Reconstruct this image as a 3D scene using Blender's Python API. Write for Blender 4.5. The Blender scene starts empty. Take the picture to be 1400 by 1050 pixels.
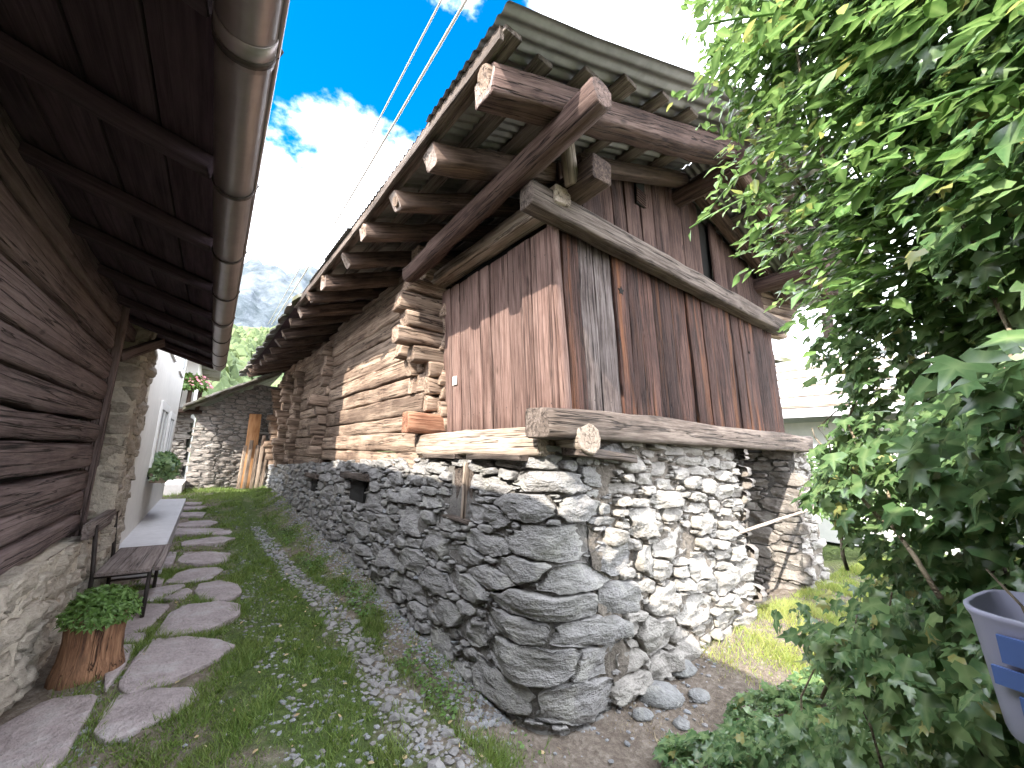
import bpy, math, random
import numpy as np
from mathutils import Vector, Matrix, noise as mn

R_ = math.radians
scene = bpy.context.scene
COL = scene.collection

# ------------------------------------------------------------------ camera
cam_d = bpy.data.cameras.new('camera')
cam = bpy.data.objects.new('camera', cam_d)
COL.objects.link(cam)
cam_d.sensor_width = 36.0
cam_d.lens = 36.0 * 545.0 / 1400.0
cam_d.clip_start = 0.02
cam_d.clip_end = 20000.0
_A = Vector((290 - 700, 610 - 525, 545.0)).normalized()
_B = Vector((1450 - 700, 648 - 525, 545.0)).normalized()
_m = (_A + _B).normalized(); _k = (_A - _B).normalized()
_A = (_m + _k).normalized(); _B = (_m - _k).normalized()
_U = _B.cross(_A)
if _U.y > 0: _U = -_U
rt = Vector((_B.x, _A.x, _U.x)); dn = Vector((_B.y, _A.y, _U.y)); fw = Vector((_B.z, _A.z, _U.z))
cam.matrix_world = Matrix(((rt.x, -dn.x, -fw.x, 0.0), (rt.y, -dn.y, -fw.y, 0.0),
                           (rt.z, -dn.z, -fw.z, 1.55), (0, 0, 0, 1)))
scene.camera = cam

# ------------------------------------------------------------------ light
SUN = Vector((-1.0, -0.30, 0.77)).normalized()          # towards the sun
SUN_EL = math.asin(SUN.z); SUN_AZ = math.atan2(SUN.x, SUN.y)
sun_d = bpy.data.lights.new('sun', 'SUN')
sun_d.energy = 3.8
sun_d.angle = R_(0.53)
sun_d.color = (1.0, 0.94, 0.84)
sun = bpy.data.objects.new('sun', sun_d)
COL.objects.link(sun)
sun.rotation_euler = (-SUN).to_track_quat('-Z', 'Y').to_euler()
sun.location = (-8, -3, 9)

world = bpy.data.worlds.new('World'); scene.world = world
world.use_nodes = True
wn = world.node_tree.nodes; wl = world.node_tree.links
for n_ in list(wn): wn.remove(n_)
def WN(t, **kw):
    n_ = wn.new(t)
    for k, v in kw.items(): setattr(n_, k, v)
    return n_
w_out = WN('ShaderNodeOutputWorld'); w_bg = WN('ShaderNodeBackground')
w_bg.inputs['Strength'].default_value = 0.15
sky = WN('ShaderNodeTexSky', sky_type='NISHITA', sun_disc=False)
sky.sun_elevation = SUN_EL; sky.sun_rotation = SUN_AZ
sky.altitude = 1300; sky.air_density = 1.0; sky.dust_density = 0.2; sky.ozone_density = 2.0
w_tc = WN('ShaderNodeTexCoord')
hsv = WN('ShaderNodeHueSaturation'); hsv.inputs['Saturation'].default_value = 1.6; hsv.inputs['Value'].default_value = 1.0; hsv.inputs['Hue'].default_value = 0.494
wl.new(sky.outputs[0], hsv.inputs['Color'])
w_n = WN('ShaderNodeTexNoise'); w_n.inputs['Scale'].default_value = 3.1; w_n.inputs['Detail'].default_value = 9.0
w_n.inputs['Roughness'].default_value = 0.56
w_map = WN('ShaderNodeMapping'); w_map.inputs['Location'].default_value = (7.7, 1.1, 2.9); w_map.inputs['Scale'].default_value = (1, 1, 1.5)
wl.new(w_tc.outputs['Generated'], w_map.inputs['Vector']); wl.new(w_map.outputs[0], w_n.inputs['Vector'])
# the gap in the clouds: clear sky around one direction
w_dot = WN('ShaderNodeVectorMath', operation='DOT_PRODUCT')
w_dot.inputs[1].default_value = Vector((0.07, 0.60, 0.80)).normalized()
wl.new(w_tc.outputs['Generated'], w_dot.inputs[0])
w_mr = WN('ShaderNodeMapRange'); w_mr.inputs[1].default_value = 0.885; w_mr.inputs[2].default_value = 1.0
w_mr.inputs[3].default_value = 0.34; w_mr.inputs[4].default_value = -0.14
wl.new(w_dot.outputs['Value'], w_mr.inputs[0])
w_add = WN('ShaderNodeMath', operation='ADD')
wl.new(w_n.outputs[0], w_add.inputs[0]); wl.new(w_mr.outputs[0], w_add.inputs[1])
w_cr = WN('ShaderNodeMapRange', interpolation_type='SMOOTHSTEP'); w_cr.inputs[1].default_value = 0.49; w_cr.inputs[2].default_value = 0.63
wl.new(w_add.outputs[0], w_cr.inputs[0])
w_n2 = WN('ShaderNodeTexNoise'); w_n2.inputs['Scale'].default_value = 5.0; w_n2.inputs['Detail'].default_value = 6.0
wl.new(w_tc.outputs['Generated'], w_n2.inputs['Vector'])
w_cc = WN('ShaderNodeMapRange'); w_cc.inputs[1].default_value = 0.3; w_cc.inputs[2].default_value = 0.7
w_cc.inputs[3].default_value = 11.5; w_cc.inputs[4].default_value = 17.0
wl.new(w_n2.outputs[0], w_cc.inputs[0])
w_cmb = WN('ShaderNodeCombineColor')
for i_, tint in enumerate((0.93, 0.98, 1.08)):
    w_t = WN('ShaderNodeMath', operation='MULTIPLY'); w_t.inputs[1].default_value = tint
    wl.new(w_cc.outputs[0], w_t.inputs[0]); wl.new(w_t.outputs[0], w_cmb.inputs[i_])
w_mix = WN('ShaderNodeMix', data_type='RGBA')
wl.new(w_cr.outputs[0], w_mix.inputs['Factor']); wl.new(hsv.outputs[0], w_mix.inputs['A']); wl.new(w_cmb.outputs[0], w_mix.inputs['B'])
wl.new(w_mix.outputs['Result'], w_bg.inputs['Color']); wl.new(w_bg.outputs[0], w_out.inputs[0])

scene.view_settings.view_transform = 'Standard'
scene.view_settings.look = 'None'
scene.view_settings.gamma = 1.0
scene.view_settings.exposure = 1.92
scene.view_settings.use_curve_mapping = False
scene.cycles.max_bounces = 4
scene.cycles.diffuse_bounces = 3
scene.cycles.glossy_bounces = 2
scene.cycles.transmission_bounces = 2
scene.cycles.caustics_reflective = False
scene.cycles.caustics_refractive = False
scene.cycles.use_adaptive_sampling = True
scene.cycles.adaptive_threshold = 0.03

# ------------------------------------------------------------------ helpers
rng = random.Random(7)
WM = {}                                                   # world matrix of every object
def link(o, parent=None, M=None):
    COL.objects.link(o)
    M = M or Matrix.Identity(4)
    o.matrix_basis = M; WM[o.name] = M
    if parent is not None:
        o.parent = parent
        o.matrix_parent_inverse = WM[parent.name].inverted()
    return o
def thing(name, loc, label, cat, group=None, kind=None):
    o = bpy.data.objects.new(name, None); o.empty_display_size = 0.2
    link(o, None, Matrix.Translation(Vector(loc)))
    return tag(o, label, cat, group, kind)
def tag(o, label=None, cat=None, group=None, kind=None):
    if label: o['label'] = label
    if cat: o['category'] = cat
    if group: o['group'] = group
    if kind: o['kind'] = kind
    return o
def mesh_obj(name, verts, faces, mat, parent=None, M=None, smooth=True, center=False):
    me = bpy.data.meshes.new(name)
    if center:
        a = np.asarray(verts, float); c = (a.min(0) + a.max(0)) / 2; c[2] = a[:, 2].min()
        verts = (a - c).tolist(); M = Matrix.Translation(Vector(c.tolist()))
    me.from_pydata([tuple(v) for v in verts], [], faces)
    if smooth: me.polygons.foreach_set('use_smooth', [True] * len(me.polygons))
    me.materials.append(mat)
    me.update()
    return link(bpy.data.objects.new(name, me), parent, M)
def big_mesh(name, V, F, mat, parent=None, smooth=False):
    """V (n,3) array; F list of equal-length faces (m,k)"""
    V = np.asarray(V, np.float32); F = np.asarray(F, np.int32)
    me = bpy.data.meshes.new(name)
    me.vertices.add(len(V)); me.vertices.foreach_set('co', V.ravel())
    k = F.shape[1]
    me.loops.add(F.size); me.loops.foreach_set('vertex_index', F.ravel())
    me.polygons.add(len(F)); me.polygons.foreach_set('loop_start', np.arange(0, F.size, k, dtype=np.int32))
    me.polygons.foreach_set('use_smooth', np.full(len(F), smooth))
    me.materials.append(mat); me.update(calc_edges=True); me.validate()
    return link(bpy.data.objects.new(name, me), parent)
def N3(x, y, z, s=1.0, seed=0.0):
    return mn.noise(Vector((x * s + seed * 17.3, y * s - seed * 9.1, z * s + seed * 3.7)))
def frame(p0, p1, up=(0, 0, 1)):
    p0 = Vector(p0); p1 = Vector(p1)
    x = (p1 - p0).normalized(); u = Vector(up)
    if abs(x.dot(u)) > 0.98: u = Vector((0, 1, 0))
    y = u.cross(x).normalized(); z = x.cross(y)
    return Matrix(((x.x, y.x, z.x, p0.x), (x.y, y.y, z.y, p0.y), (x.z, y.z, z.z, p0.z), (0, 0, 0, 1)))
def beam(name, p0, p1, w, h, mat, parent, rough=0.012, rnd=0.25, seg=None, up=(0, 0, 1), taper=1.0, bow=0.0, ns=4.0, seed=None, skew_end=0.0):
    """rough-hewn timber: local X along its length, w across, h in the up direction"""
    p0 = Vector(p0); p1 = Vector(p1); L = (p1 - p0).length
    seed = rng.random() * 50 if seed is None else seed
    seg = seg or max(3, min(16, int(L / 0.22)))
    b = rnd * min(w, h) * 0.5
    prof = [(-w/2 + b, -h/2), (w/2 - b, -h/2), (w/2 - b*.3, -h/2 + b*.3), (w/2, -h/2 + b), (w/2, h/2 - b), (w/2 - b*.3, h/2 - b*.3),
            (w/2 - b, h/2), (-w/2 + b, h/2), (-w/2 + b*.3, h/2 - b*.3), (-w/2, h/2 - b), (-w/2, -h/2 + b), (-w/2 + b*.3, -h/2 + b*.3)]
    K = len(prof); V = []; F = []
    xs = [0.0] + [0.006] + [L * (i + 1) / seg for i in range(seg - 1)] + [L - 0.006, L]
    for i, x in enumerate(xs):
        t = x / L; s = 1 + (taper - 1) * t
        e = 0.9 if i in (0, len(xs) - 1) else 1.0
        dz = bow * 4 * t * (1 - t)
        for (a, c) in prof:
            nx = N3(x, a * 2.2, c * 2.2, ns, seed); ny = N3(x, a * 2.2, c * 2.2, ns * 1.1, seed + 3)
            k = N3(x, a, c, 1.3, seed + 7)
            sx = skew_end * c if i < 2 else 0.0
            jitter = N3(a * 9, c * 9, i, 1, seed) * rough * 1.5 if i in (0, len(xs) - 1) else 0
            V.append((x + sx + jitter, a * s * e + nx * rough + k * rough, c * s * e + ny * rough + k * rough + dz))
    n = len(xs)
    for i in range(n - 1):
        for j in range(K):
            j2 = (j + 1) % K
            F.append((i*K + j, (i+1)*K + j, (i+1)*K + j2, i*K + j2))
    F.append(tuple(range(K))); F.append(tuple((n-1)*K + j for j in reversed(range(K))))
    o = mesh_obj(name, V, F, mat, parent, frame(p0, p1, up))
    o.data.polygons[-1].use_smooth = False; o.data.polygons[-2].use_smooth = False
    return o
def round_log(name, p0, p1, r, mat, parent, rough=0.012, seg=None, taper=1.0, K=12, bow=0.0, r2=None):
    p0 = Vector(p0); p1 = Vector(p1); L = (p1 - p0).length; seed = rng.random() * 50
    seg = seg or max(3, min(14, int(L / 0.2))); V = []; F = []
    xs = [0.0] + [0.008] + [L * (i + 1) / seg for i in range(seg - 1)] + [L - 0.008, L]
    for i, x in enumerate(xs):
        t = x / L; rr = r * (1 + (taper - 1) * t) * (0.9 if i in (0, len(xs) - 1) else 1)
        for j in range(K):
            a = 2 * math.pi * j / K
            q = rr + rough * (N3(x, math.cos(a) * r * 3, math.sin(a) * r * 3, 4, seed) + N3(x, math.cos(a), math.sin(a), 1.2, seed + 5))
            V.append((x, q * math.cos(a), q * math.sin(a) + bow * 4 * t * (1 - t)))
    n = len(xs)
    for i in range(n - 1):
        for j in range(K):
            j2 = (j + 1) % K
            F.append((i*K + j, i*K + j2, (i+1)*K + j2, (i+1)*K + j))
    F.append(tuple(reversed(range(K)))); F.append(tuple((n-1)*K + j for j in range(K)))
    o = mesh_obj(name, V, F, mat, parent, frame(p0, p1))
    o.data.polygons[-1].use_smooth = False; o.data.polygons[-2].use_smooth = False
    return o
def tube(name, pts, r, mat, parent=None, K=8, center=False):
    V = []; F = []
    pts = [Vector(p) for p in pts]
    for i, p in enumerate(pts):
        d = (pts[min(i+1, len(pts)-1)] - pts[max(i-1, 0)]).normalized()
        u = Vector((0, 0, 1)) if abs(d.z) < .95 else Vector((0, 1, 0))
        y = u.cross(d).normalized(); z = d.cross(y)
        rr = r[i] if isinstance(r, (list, tuple)) else r
        for j in range(K):
            a = 2 * math.pi * j / K
            V.append(p + y * (rr * math.cos(a)) + z * (rr * math.sin(a)))
    for i in range(len(pts) - 1):
        for j in range(K):
            j2 = (j+1) % K
            F.append((i*K+j, i*K+j2, (i+1)*K+j2, (i+1)*K+j))
    F.append(tuple(reversed(range(K)))); F.append(tuple((len(pts)-1)*K + j for j in range(K)))
    return mesh_obj(name, V, F, mat, parent, center=center)
def prism(name, poly, d, mat, parent=None, smooth=False):
    """poly: list of 3-D points (planar, ordered); d: extrusion vector"""
    n = len(poly); d = Vector(d)
    V = [Vector(p) for p in poly] + [Vector(p) + d for p in poly]
    F = [tuple(range(n)), tuple(reversed(range(n, 2*n)))] + [(i, i + n, (i+1) % n + n, (i+1) % n) for i in range(n)]
    c = V[0].copy()
    V = [v - c for v in V]
    o = mesh_obj(name, V, F, mat, parent, Matrix.Translation(c), smooth=smooth)
    import bmesh
    bm = bmesh.new(); bm.from_mesh(o.data); bmesh.ops.recalc_face_normals(bm, faces=bm.faces); bm.to_mesh(o.data); bm.free()
    return o
def box(name, lo, hi, mat, parent=None):
    x0, y0, z0 = lo; x1, y1, z1 = hi
    return prism(name, [(x0, y0, z0), (x1, y0, z0), (x1, y1, z0), (x0, y1, z0)], (0, 0, z1 - z0), mat, parent)

# ------------------------------------------------------------------ materials
def mat_base(name):
    m = bpy.data.materials.new(name); m.use_nodes = True
    nt = m.node_tree
    for n_ in list(nt.nodes): nt.nodes.remove(n_)
    out = nt.nodes.new('ShaderNodeOutputMaterial'); b = nt.nodes.new('ShaderNodeBsdfPrincipled')
    nt.links.new(b.outputs[0], out.inputs[0])
    b.inputs['Roughness'].default_value = 0.85; b.inputs['Specular IOR Level'].default_value = 0.25
    return m, nt, b
class NT:
    def __init__(s, nt): s.nt = nt
    def n(s, t, **kw):
        x = s.nt.nodes.new(t)
        for k, v in kw.items(): setattr(x, k, v)
        return x
    def l(s, a, b): s.nt.links.new(a, b)
    def noise(s, vec, scale, detail=5, rough=.55, dist=0.0):
        x = s.n('ShaderNodeTexNoise'); x.inputs['Scale'].default_value = scale; x.inputs['Detail'].default_value = detail
        x.inputs['Roughness'].default_value = rough; x.inputs['Distortion'].default_value = dist
        s.l(vec, x.inputs['Vector']); return x.outputs[0]
    def mapv(s, vec, scale=(1, 1, 1), loc=None):
        x = s.n('ShaderNodeMapping'); x.inputs['Scale'].default_value = scale
        if loc is not None: s.l(loc, x.inputs['Location'])
        s.l(vec, x.inputs['Vector']); return x.outputs[0]
    def ramp(s, fac, stops, interp='LINEAR'):
        x = s.n('ShaderNodeValToRGB'); cr = x.color_ramp; cr.interpolation = interp
        while len(cr.elements) < len(stops): cr.elements.new(0.5)
        for e, (p, c) in zip(cr.elements, stops):
            e.position = p; e.color = (c, c, c, 1) if not isinstance(c, (tuple, list)) else (*c, 1)
        s.l(fac, x.inputs[0]); return x.outputs[0]
    def mix(s, fac, a, b, mode='MIX'):
        x = s.n('ShaderNodeMix', data_type='RGBA', blend_type=mode)
        for k, v in (('Factor', fac), ('A', a), ('B', b)):
            if hasattr(v, 'is_linked') or hasattr(v, 'links'): s.l(v, x.inputs[k])
            else: x.inputs[k].default_value = v if k == 'Factor' else (*v, 1)
        return x.outputs['Result']
    def math(s, op, a, b=0.0):
        x = s.n('ShaderNodeMath', operation=op)
        for i, v in enumerate((a, b)):
            if hasattr(v, 'links'): s.l(v, x.inputs[i])
            else: x.inputs[i].default_value = v
        return x.outputs[0]
    def bump(s, h, bsdf, strength=.5, dist=.01):
        x = s.n('ShaderNodeBump'); x.inputs['Strength'].default_value = strength; x.inputs['Distance'].default_value = dist
        s.l(h, x.inputs['Height']); s.l(x.outputs[0], bsdf.inputs['Normal'])
def wood(name, dark, mid, light, crack=0.6, grain=1.0, bump=.6, var=.35, streak=None, patch=None):
    """weathered timber; grain along the object's local X"""
    m, nt, b = mat_base(name); g = NT(nt)
    tc = g.n('ShaderNodeTexCoord'); oi = g.n('ShaderNodeObjectInfo')
    off = g.n('ShaderNodeVectorMath', operation='SCALE'); off.inputs[3].default_value = 37.0
    cmb = g.n('ShaderNodeCombineXYZ')
    for i in range(3): g.l(oi.outputs['Random'], cmb.inputs[i])
    g.l(cmb.outputs[0], off.inputs[0])
    v = g.mapv(tc.outputs['Object'], (1, 1, 1), off.outputs[0])
    fine = g.noise(g.mapv(v, (2.6, 46*grain, 46*grain)), 1.0, 4, .7)
    broad = g.noise(g.mapv(v, (0.9, 7, 7)), 1.0, 4, .6)
    spots = g.noise(v, 2.2, 4, .6)
    c = g.ramp(g.math('ADD', g.math('MULTIPLY', fine, .55), g.math('MULTIPLY', broad, .45)), [(.40, dark), (.5, mid), (.60, light)])
    c = g.mix(g.ramp(spots, [(.42, 0.0), (.68, .55)]), c, patch or light)
    if streak: c = g.mix(g.ramp(g.noise(g.mapv(v, (.5, 10, 10)), 1.0, 3, .5), [(.52, 0.0), (.66, .75)]), c, streak)
    vo = g.n('ShaderNodeTexVoronoi'); vo.inputs['Scale'].default_value = 1.0
    g.l(g.mapv(v, (2.3, 6.5, 6.5)), vo.inputs['Vector'])
    knot = g.ramp(vo.outputs['Distance'], [(.05, 1.0), (.13, 0.0)])
    c = g.mix(g.math('MULTIPLY', knot, .7), c, tuple(.55 * x for x in dark))
    # per-timber tone
    hs = g.n('ShaderNodeHueSaturation'); g.l(c, hs.inputs['Color'])
    mr = g.n('ShaderNodeMapRange'); mr.inputs[3].default_value = 1 - var; mr.inputs[4].default_value = 1 + var
    g.l(oi.outputs['Random'], mr.inputs[0]); g.l(mr.outputs[0], hs.inputs['Value'])
    # drying cracks
    cr = g.noise(g.mapv(v, (.28, 19, 19)), 1.0, 3, .5, .1)
    ck = g.math('ABSOLUTE', g.math('SUBTRACT', cr, .5))
    ckr = g.ramp(ck, [(.0, 1.0), (.018, 0.0)])
    c2 = g.mix(g.math('MULTIPLY', ckr, crack), hs.outputs[0], tuple(.25 * x for x in dark))
    g.l(c2, b.inputs['Base Color'])
    hgt = g.math('SUBTRACT', g.math('ADD', g.math('MULTIPLY', fine, .6), g.math('MULTIPLY', broad, .6)), g.math('MULTIPLY', ckr, .7))
    g.bump(hgt, b, min(1.0, bump * 1.3), .022)
    return m
def stone(name, cols, strata=1.0, bump=.7, lichen=.3, moss=0.0, lichen_col=(.36, .36, .33)):
    m, nt, b = mat_base(name); g = NT(nt)
    tc = g.n('ShaderNodeTexCoord'); gi = g.n('ShaderNodeNewGeometry')
    pos = gi.outputs['Position']; rd = gi.outputs['Random Per Island']
    off = g.n('ShaderNodeCombineXYZ')
    for i in range(3): g.l(g.math('MULTIPLY', rd, 23.0 + 7*i), off.inputs[i])
    v = g.mapv(pos, (1, 1, 1), off.outputs[0])
    lay = g.noise(g.mapv(v, (6, 6, 6 + 11*strata)), 1.0, 4, .65, .3)
    grit = g.noise(v, 38.0, 3, .65)
    blot = g.noise(v, 6.0, 4, .6)
    base = g.ramp(rd, [(i / max(1, len(cols) - 1), c) for i, c in enumerate(cols)])
    hs = g.n('ShaderNodeHueSaturation'); g.l(base, hs.inputs['Color'])
    mr = g.n('ShaderNodeMapRange'); mr.inputs[1].default_value = .25; mr.inputs[2].default_value = .75; mr.inputs[3].default_value = .55; mr.inputs[4].default_value = 1.4
    g.l(g.math('ADD', g.math('MULTIPLY', lay, .6), g.math('MULTIPLY', grit, .4)), mr.inputs[0]); g.l(mr.outputs[0], hs.inputs['Value'])
    c = g.mix(g.math('MULTIPLY', g.ramp(blot, [(.52, 0.0), (.66, 1.0)]), lichen), hs.outputs[0], lichen_col)
    if moss: c = g.mix(g.math('MULTIPLY', g.ramp(g.noise(pos, 2.3, 5, .6), [(.5, 0.0), (.62, 1.0)]), moss), c, (.07, .075, .03))
    g.l(c, b.inputs['Base Color'])
    b.inputs['Roughness'].default_value = .8
    hgt = g.math('ADD', g.math('MULTIPLY', lay, 1.1), g.math('MULTIPLY', grit, .45))
    g.bump(hgt, b, bump, .035)
    return m
def plain(name, col, rough=.7, nscale=20, nvar=.25, bump=.0, metal=0.0, spec=.3, dist=.005):
    m, nt, b = mat_base(name); g = NT(nt)
    gi = g.n('ShaderNodeNewGeometry'); f = g.noise(gi.outputs['Position'], nscale, 5, .6)
    big = g.noise(gi.outputs['Position'], nscale * .13, 3, .6)
    c = g.ramp(g.math('ADD', g.math('MULTIPLY', f, .5), g.math('MULTIPLY', big, .5)), [(.3, tuple(x * (1 - nvar) for x in col)), (.7, tuple(min(1, x * (1 + nvar)) for x in col))])
    g.l(c, b.inputs['Base Color'])
    b.inputs['Roughness'].default_value = rough; b.inputs['Metallic'].default_value = metal; b.inputs['Specular IOR Level'].default_value = spec
    if bump: g.bump(f, b, bump, dist)
    return m
def leafmat(name, c0, c1, c2, trans=.35, gloss=.45, old=None):
    m, nt, b = mat_base(name); g = NT(nt)
    gi = g.n('ShaderNodeNewGeometry'); rd = gi.outputs['Random Per Island']
    c = g.ramp(rd, [(0.0, c0), (.6, c1), (.94, c2), (.965, old)]) if old else g.ramp(rd, [(0.0, c0), (.6, c1), (1.0, c2)])
    c = g.mix(g.ramp(g.noise(gi.outputs['Position'], 60, 3), [(.35, .0), (.7, .35)]), c, tuple(min(1, x*1.5) for x in c1))
    c = g.mix(g.ramp(g.noise(gi.outputs['Position'], 1.4, 3), [(.45, .0), (.72, .4)]), c, c2)
    at = g.n('ShaderNodeAttribute'); at.attribute_name = 'vein'
    c = g.mix(g.ramp(at.outputs['Fac'], [(.45, .0), (1.0, .5)]), c, (c2[0] * 1.5, c2[1] * 1.35, c2[2] * 1.5))
    g.l(c, b.inputs['Base Color']); b.inputs['Roughness'].default_value = gloss; b.inputs['Specular IOR Level'].default_value = .6
    tr = g.n('ShaderNodeBsdfTranslucent'); hs = g.n('ShaderNodeHueSaturation'); hs.inputs['Value'].default_value = 1.6; hs.inputs['Hue'].default_value = .485
    g.l(c, hs.inputs['Color']); g.l(hs.outputs[0], tr.inputs['Color'])
    mx = g.n('ShaderNodeMixShader'); mx.inputs[0].default_value = trans
    g.l(b.outputs[0], mx.inputs[1]); g.l(tr.outputs[0], mx.inputs[2])
    out = [x for x in nt.nodes if x.type == 'OUTPUT_MATERIAL'][0]; g.l(mx.outputs[0], out.inputs[0])
    return m

M = {}
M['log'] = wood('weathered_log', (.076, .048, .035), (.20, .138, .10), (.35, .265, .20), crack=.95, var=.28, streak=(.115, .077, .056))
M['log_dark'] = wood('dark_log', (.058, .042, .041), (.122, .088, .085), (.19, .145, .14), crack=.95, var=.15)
M['rafter'] = wood('rafter_wood', (.030, .019, .015), (.075, .048, .037), (.145, .10, .078), crack=.8, var=.3)
M['purlin'] = wood('purlin_wood', (.034, .020, .017), (.078, .047, .039), (.135, .09, .076), crack=.95, var=.15)
M['endgrain'] = wood('cut_end_wood', (.20, .13, .08), (.38, .27, .17), (.55, .42, .29), crack=.5, var=.2)
M['plank_side'] = wood('side_plank_wood', (.062, .035, .028), (.118, .071, .058), (.185, .12, .10), crack=.75, grain=.9, bump=.6, var=.25, patch=(.17, .112, .094))
M['plank_front'] = wood('front_plank_wood', (.014, .007, .0055), (.038, .018, .0135), (.082, .043, .033), crack=.85, bump=.9, var=.35, streak=(.16, .064, .028), patch=(.072, .036, .027))
M['plank_bleach'] = wood('bleached_plank_wood', (.030, .020, .018), (.085, .064, .058), (.18, .15, .14), crack=.9, bump=1.0, var=.1)
M['plank_gable'] = wood('gable_plank_wood', (.027, .015, .013), (.058, .033, .027), (.105, .065, .053), crack=.7, bump=.6, var=.25)
M['sill'] = wood('sill_wood', (.16, .115, .085), (.30, .235, .185), (.42, .35, .29), crack=.85, var=.1)
M['beam_grey'] = wood('grey_beam_wood', (.032, .024, .020), (.082, .062, .051), (.155, .125, .106), crack=.9, var=.2)
M['batten'] = wood('batten_wood', (.055, .040, .034), (.14, .108, .09), (.24, .20, .175), crack=.4, var=.25)
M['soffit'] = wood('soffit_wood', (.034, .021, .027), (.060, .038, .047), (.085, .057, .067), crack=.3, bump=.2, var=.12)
M['bench'] = wood('bench_wood', (.08, .06, .055), (.17, .135, .125), (.26, .22, .205), crack=.6, var=.1)
M['stump'] = wood('stump_wood', (.055, .028, .018), (.15, .075, .042), (.28, .155, .09), crack=.95, var=.1)
M['orange'] = wood('orange_board_wood', (.30, .14, .06), (.46, .23, .10), (.58, .33, .17), crack=.2, bump=.2, var=.1)
M['greyboard'] = wood('grey_board_wood', (.14, .10, .075), (.30, .22, .165), (.44, .35, .28), crack=.5, var=.25)
M['stone'] = stone('schist_stone', [(.17, .172, .18), (.23, .23, .23), (.28, .262, .238), (.20, .208, .225), (.25, .222, .192), (.29, .285, .275), (.18, .18, .18)], 1.0, 1.0, .45, .15, (.36, .35, .31))
M['stone_front'] = stone('rubble_stone', [(.12, .115, .105), (.23, .21, .19), (.17, .145, .125), (.28, .26, .235), (.15, .145, .14), (.22, .16, .14)], .4, .9, .35, 0, (.38, .365, .325))
M['stone_plinth'] = stone('plinth_stone', [(.30, .25, .20), (.40, .35, .285), (.28, .25, .215), (.46, .40, .33), (.35, .27, .205)], .6, .8, .3, 0, (.5, .46, .38))
M['stone_far'] = stone('far_stone', [(.16, .15, .14), (.24, .23, .21), (.20, .17, .15), (.28, .27, .25)], .6, .7, .3)
M['mortar'] = plain('earth_mortar', (.13, .12, .11), .95, 30, .45, .9, dist=.02)
M['mortar_light'] = plain('lime_mortar', (.14, .12, .10), .95, 26, .5, 1.0, dist=.03)
M['mortar_plinth'] = plain('plinth_mortar', (.48, .43, .36), .95, 22, .35, 1.0, dist=.02)
M['flag'] = stone('flagstone', [(.26, .265, .285), (.33, .32, .33), (.33, .26, .25), (.28, .285, .305), (.36, .315, .31)], .0, .9, .5, .0, (.36, .35, .35))
M['pebble'] = stone('pebble', [(.15, .157, .17), (.23, .236, .245), (.19, .175, .165), (.29, .29, .298), (.19, .197, .215)], .2, .4, .12)
M['slab'] = stone('roof_slab', [(.12, .115, .105), (.19, .18, .165), (.16, .15, .14)], .8, .7, .4, .85, (.22, .21, .17))
M['zinc'] = plain('corrugated_metal', (.20, .195, .185), .55, 9, .4, .15, .35, .4)
M['gutter'] = plain('gutter_metal', (.30, .255, .25), .36, 7, .35, .0, .6, .5)
M['gutter_hook'] = plain('gutter_hook_metal', (.07, .055, .05), .5, 12, .2, 0, .5)
M['iron'] = plain('dark_iron', (.035, .028, .026), .6, 30, .3, .2, .3)
M['plaster'] = plain('white_plaster', (.66, .635, .60), .9, 9, .10, .25)
M['white'] = plain('white_paint', (.78, .77, .75), .6, 15, .06)
M['ledge'] = plain('pale_stone_ledge', (.50, .49, .51), .8, 14, .14, .25)
M['glass'] = plain('window_glass', (.05, .06, .07), .08, 5, .1, 0, 0, .6)
M['dark'] = plain('dark_interior', (.012, .011, .010), .95, 10, .3)
M['paper'] = plain('paper', (.75, .74, .68), .8, 30, .05)
M['wire'] = plain('pale_cable', (.40, .37, .35), .6, .5, .05)
M['bin'] = plain('mauve_plastic', (.36, .36, .47), .35, 4, .1, 0, 0, .4)
M['bin_blue'] = plain('blue_plastic', (.10, .17, .42), .45, 8, .12, 0, 0, .4)
M['bark'] = wood('bark', (.03, .022, .016), (.075, .055, .04), (.13, .10, .075), crack=.9, grain=.5, bump=1.0)
M['ivy'] = leafmat('ivy_leaf', (.045, .095, .040), (.09, .165, .062), (.19, .27, .11), .34, .27, (.30, .27, .09))
M['vine'] = leafmat('vine_leaf', (.05, .105, .028), (.095, .18, .048), (.17, .275, .085), .36, .30, (.34, .33, .10))
M['plant'] = leafmat('plant_leaf', (.05, .10, .02), (.08, .16, .03), (.12, .22, .05), .35, .5)
M['flower'] = leafmat('pink_petal', (.32, .07, .11), (.42, .14, .18), (.5, .28, .3), .3, .6)
M['grass'] = leafmat('grass_blade', (.072, .13, .024), (.115, .185, .034), (.20, .24, .065), .35, .6)
M['dry'] = leafmat('dry_leaf', (.28, .19, .09), (.36, .27, .14), (.42, .36, .22), .2, .7)

# ------------------------------------------------------------------ terrain
def sstep(a, b, x):
    t = np.clip((x - a) / (b - a), 0, 1); return t * t * (3 - 2 * t)
def gz(x, y):
    x = np.asarray(x, float); y = np.asarray(y, float)
    z = .38 * sstep(4, 13, y)
    z = z + .05 * np.sin(1.7 * x + .6 * y) * .35 + .018 * np.sin(5.1 * x - 2.3 * y)
    z = z - .07 * sstep(1.0, 2.3, x) * (1 - sstep(2.5, 4.5, y)) + .16 * sstep(2.8, 5.2, x) * (1 - sstep(1.7, 3, y))
    z = z + .12 * sstep(.8, 1.7, x) * sstep(3.0, 6.0, y)                       # earth banked up against the barn wall
    return z
def gzf(x, y): return float(gz(x, y))

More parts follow.
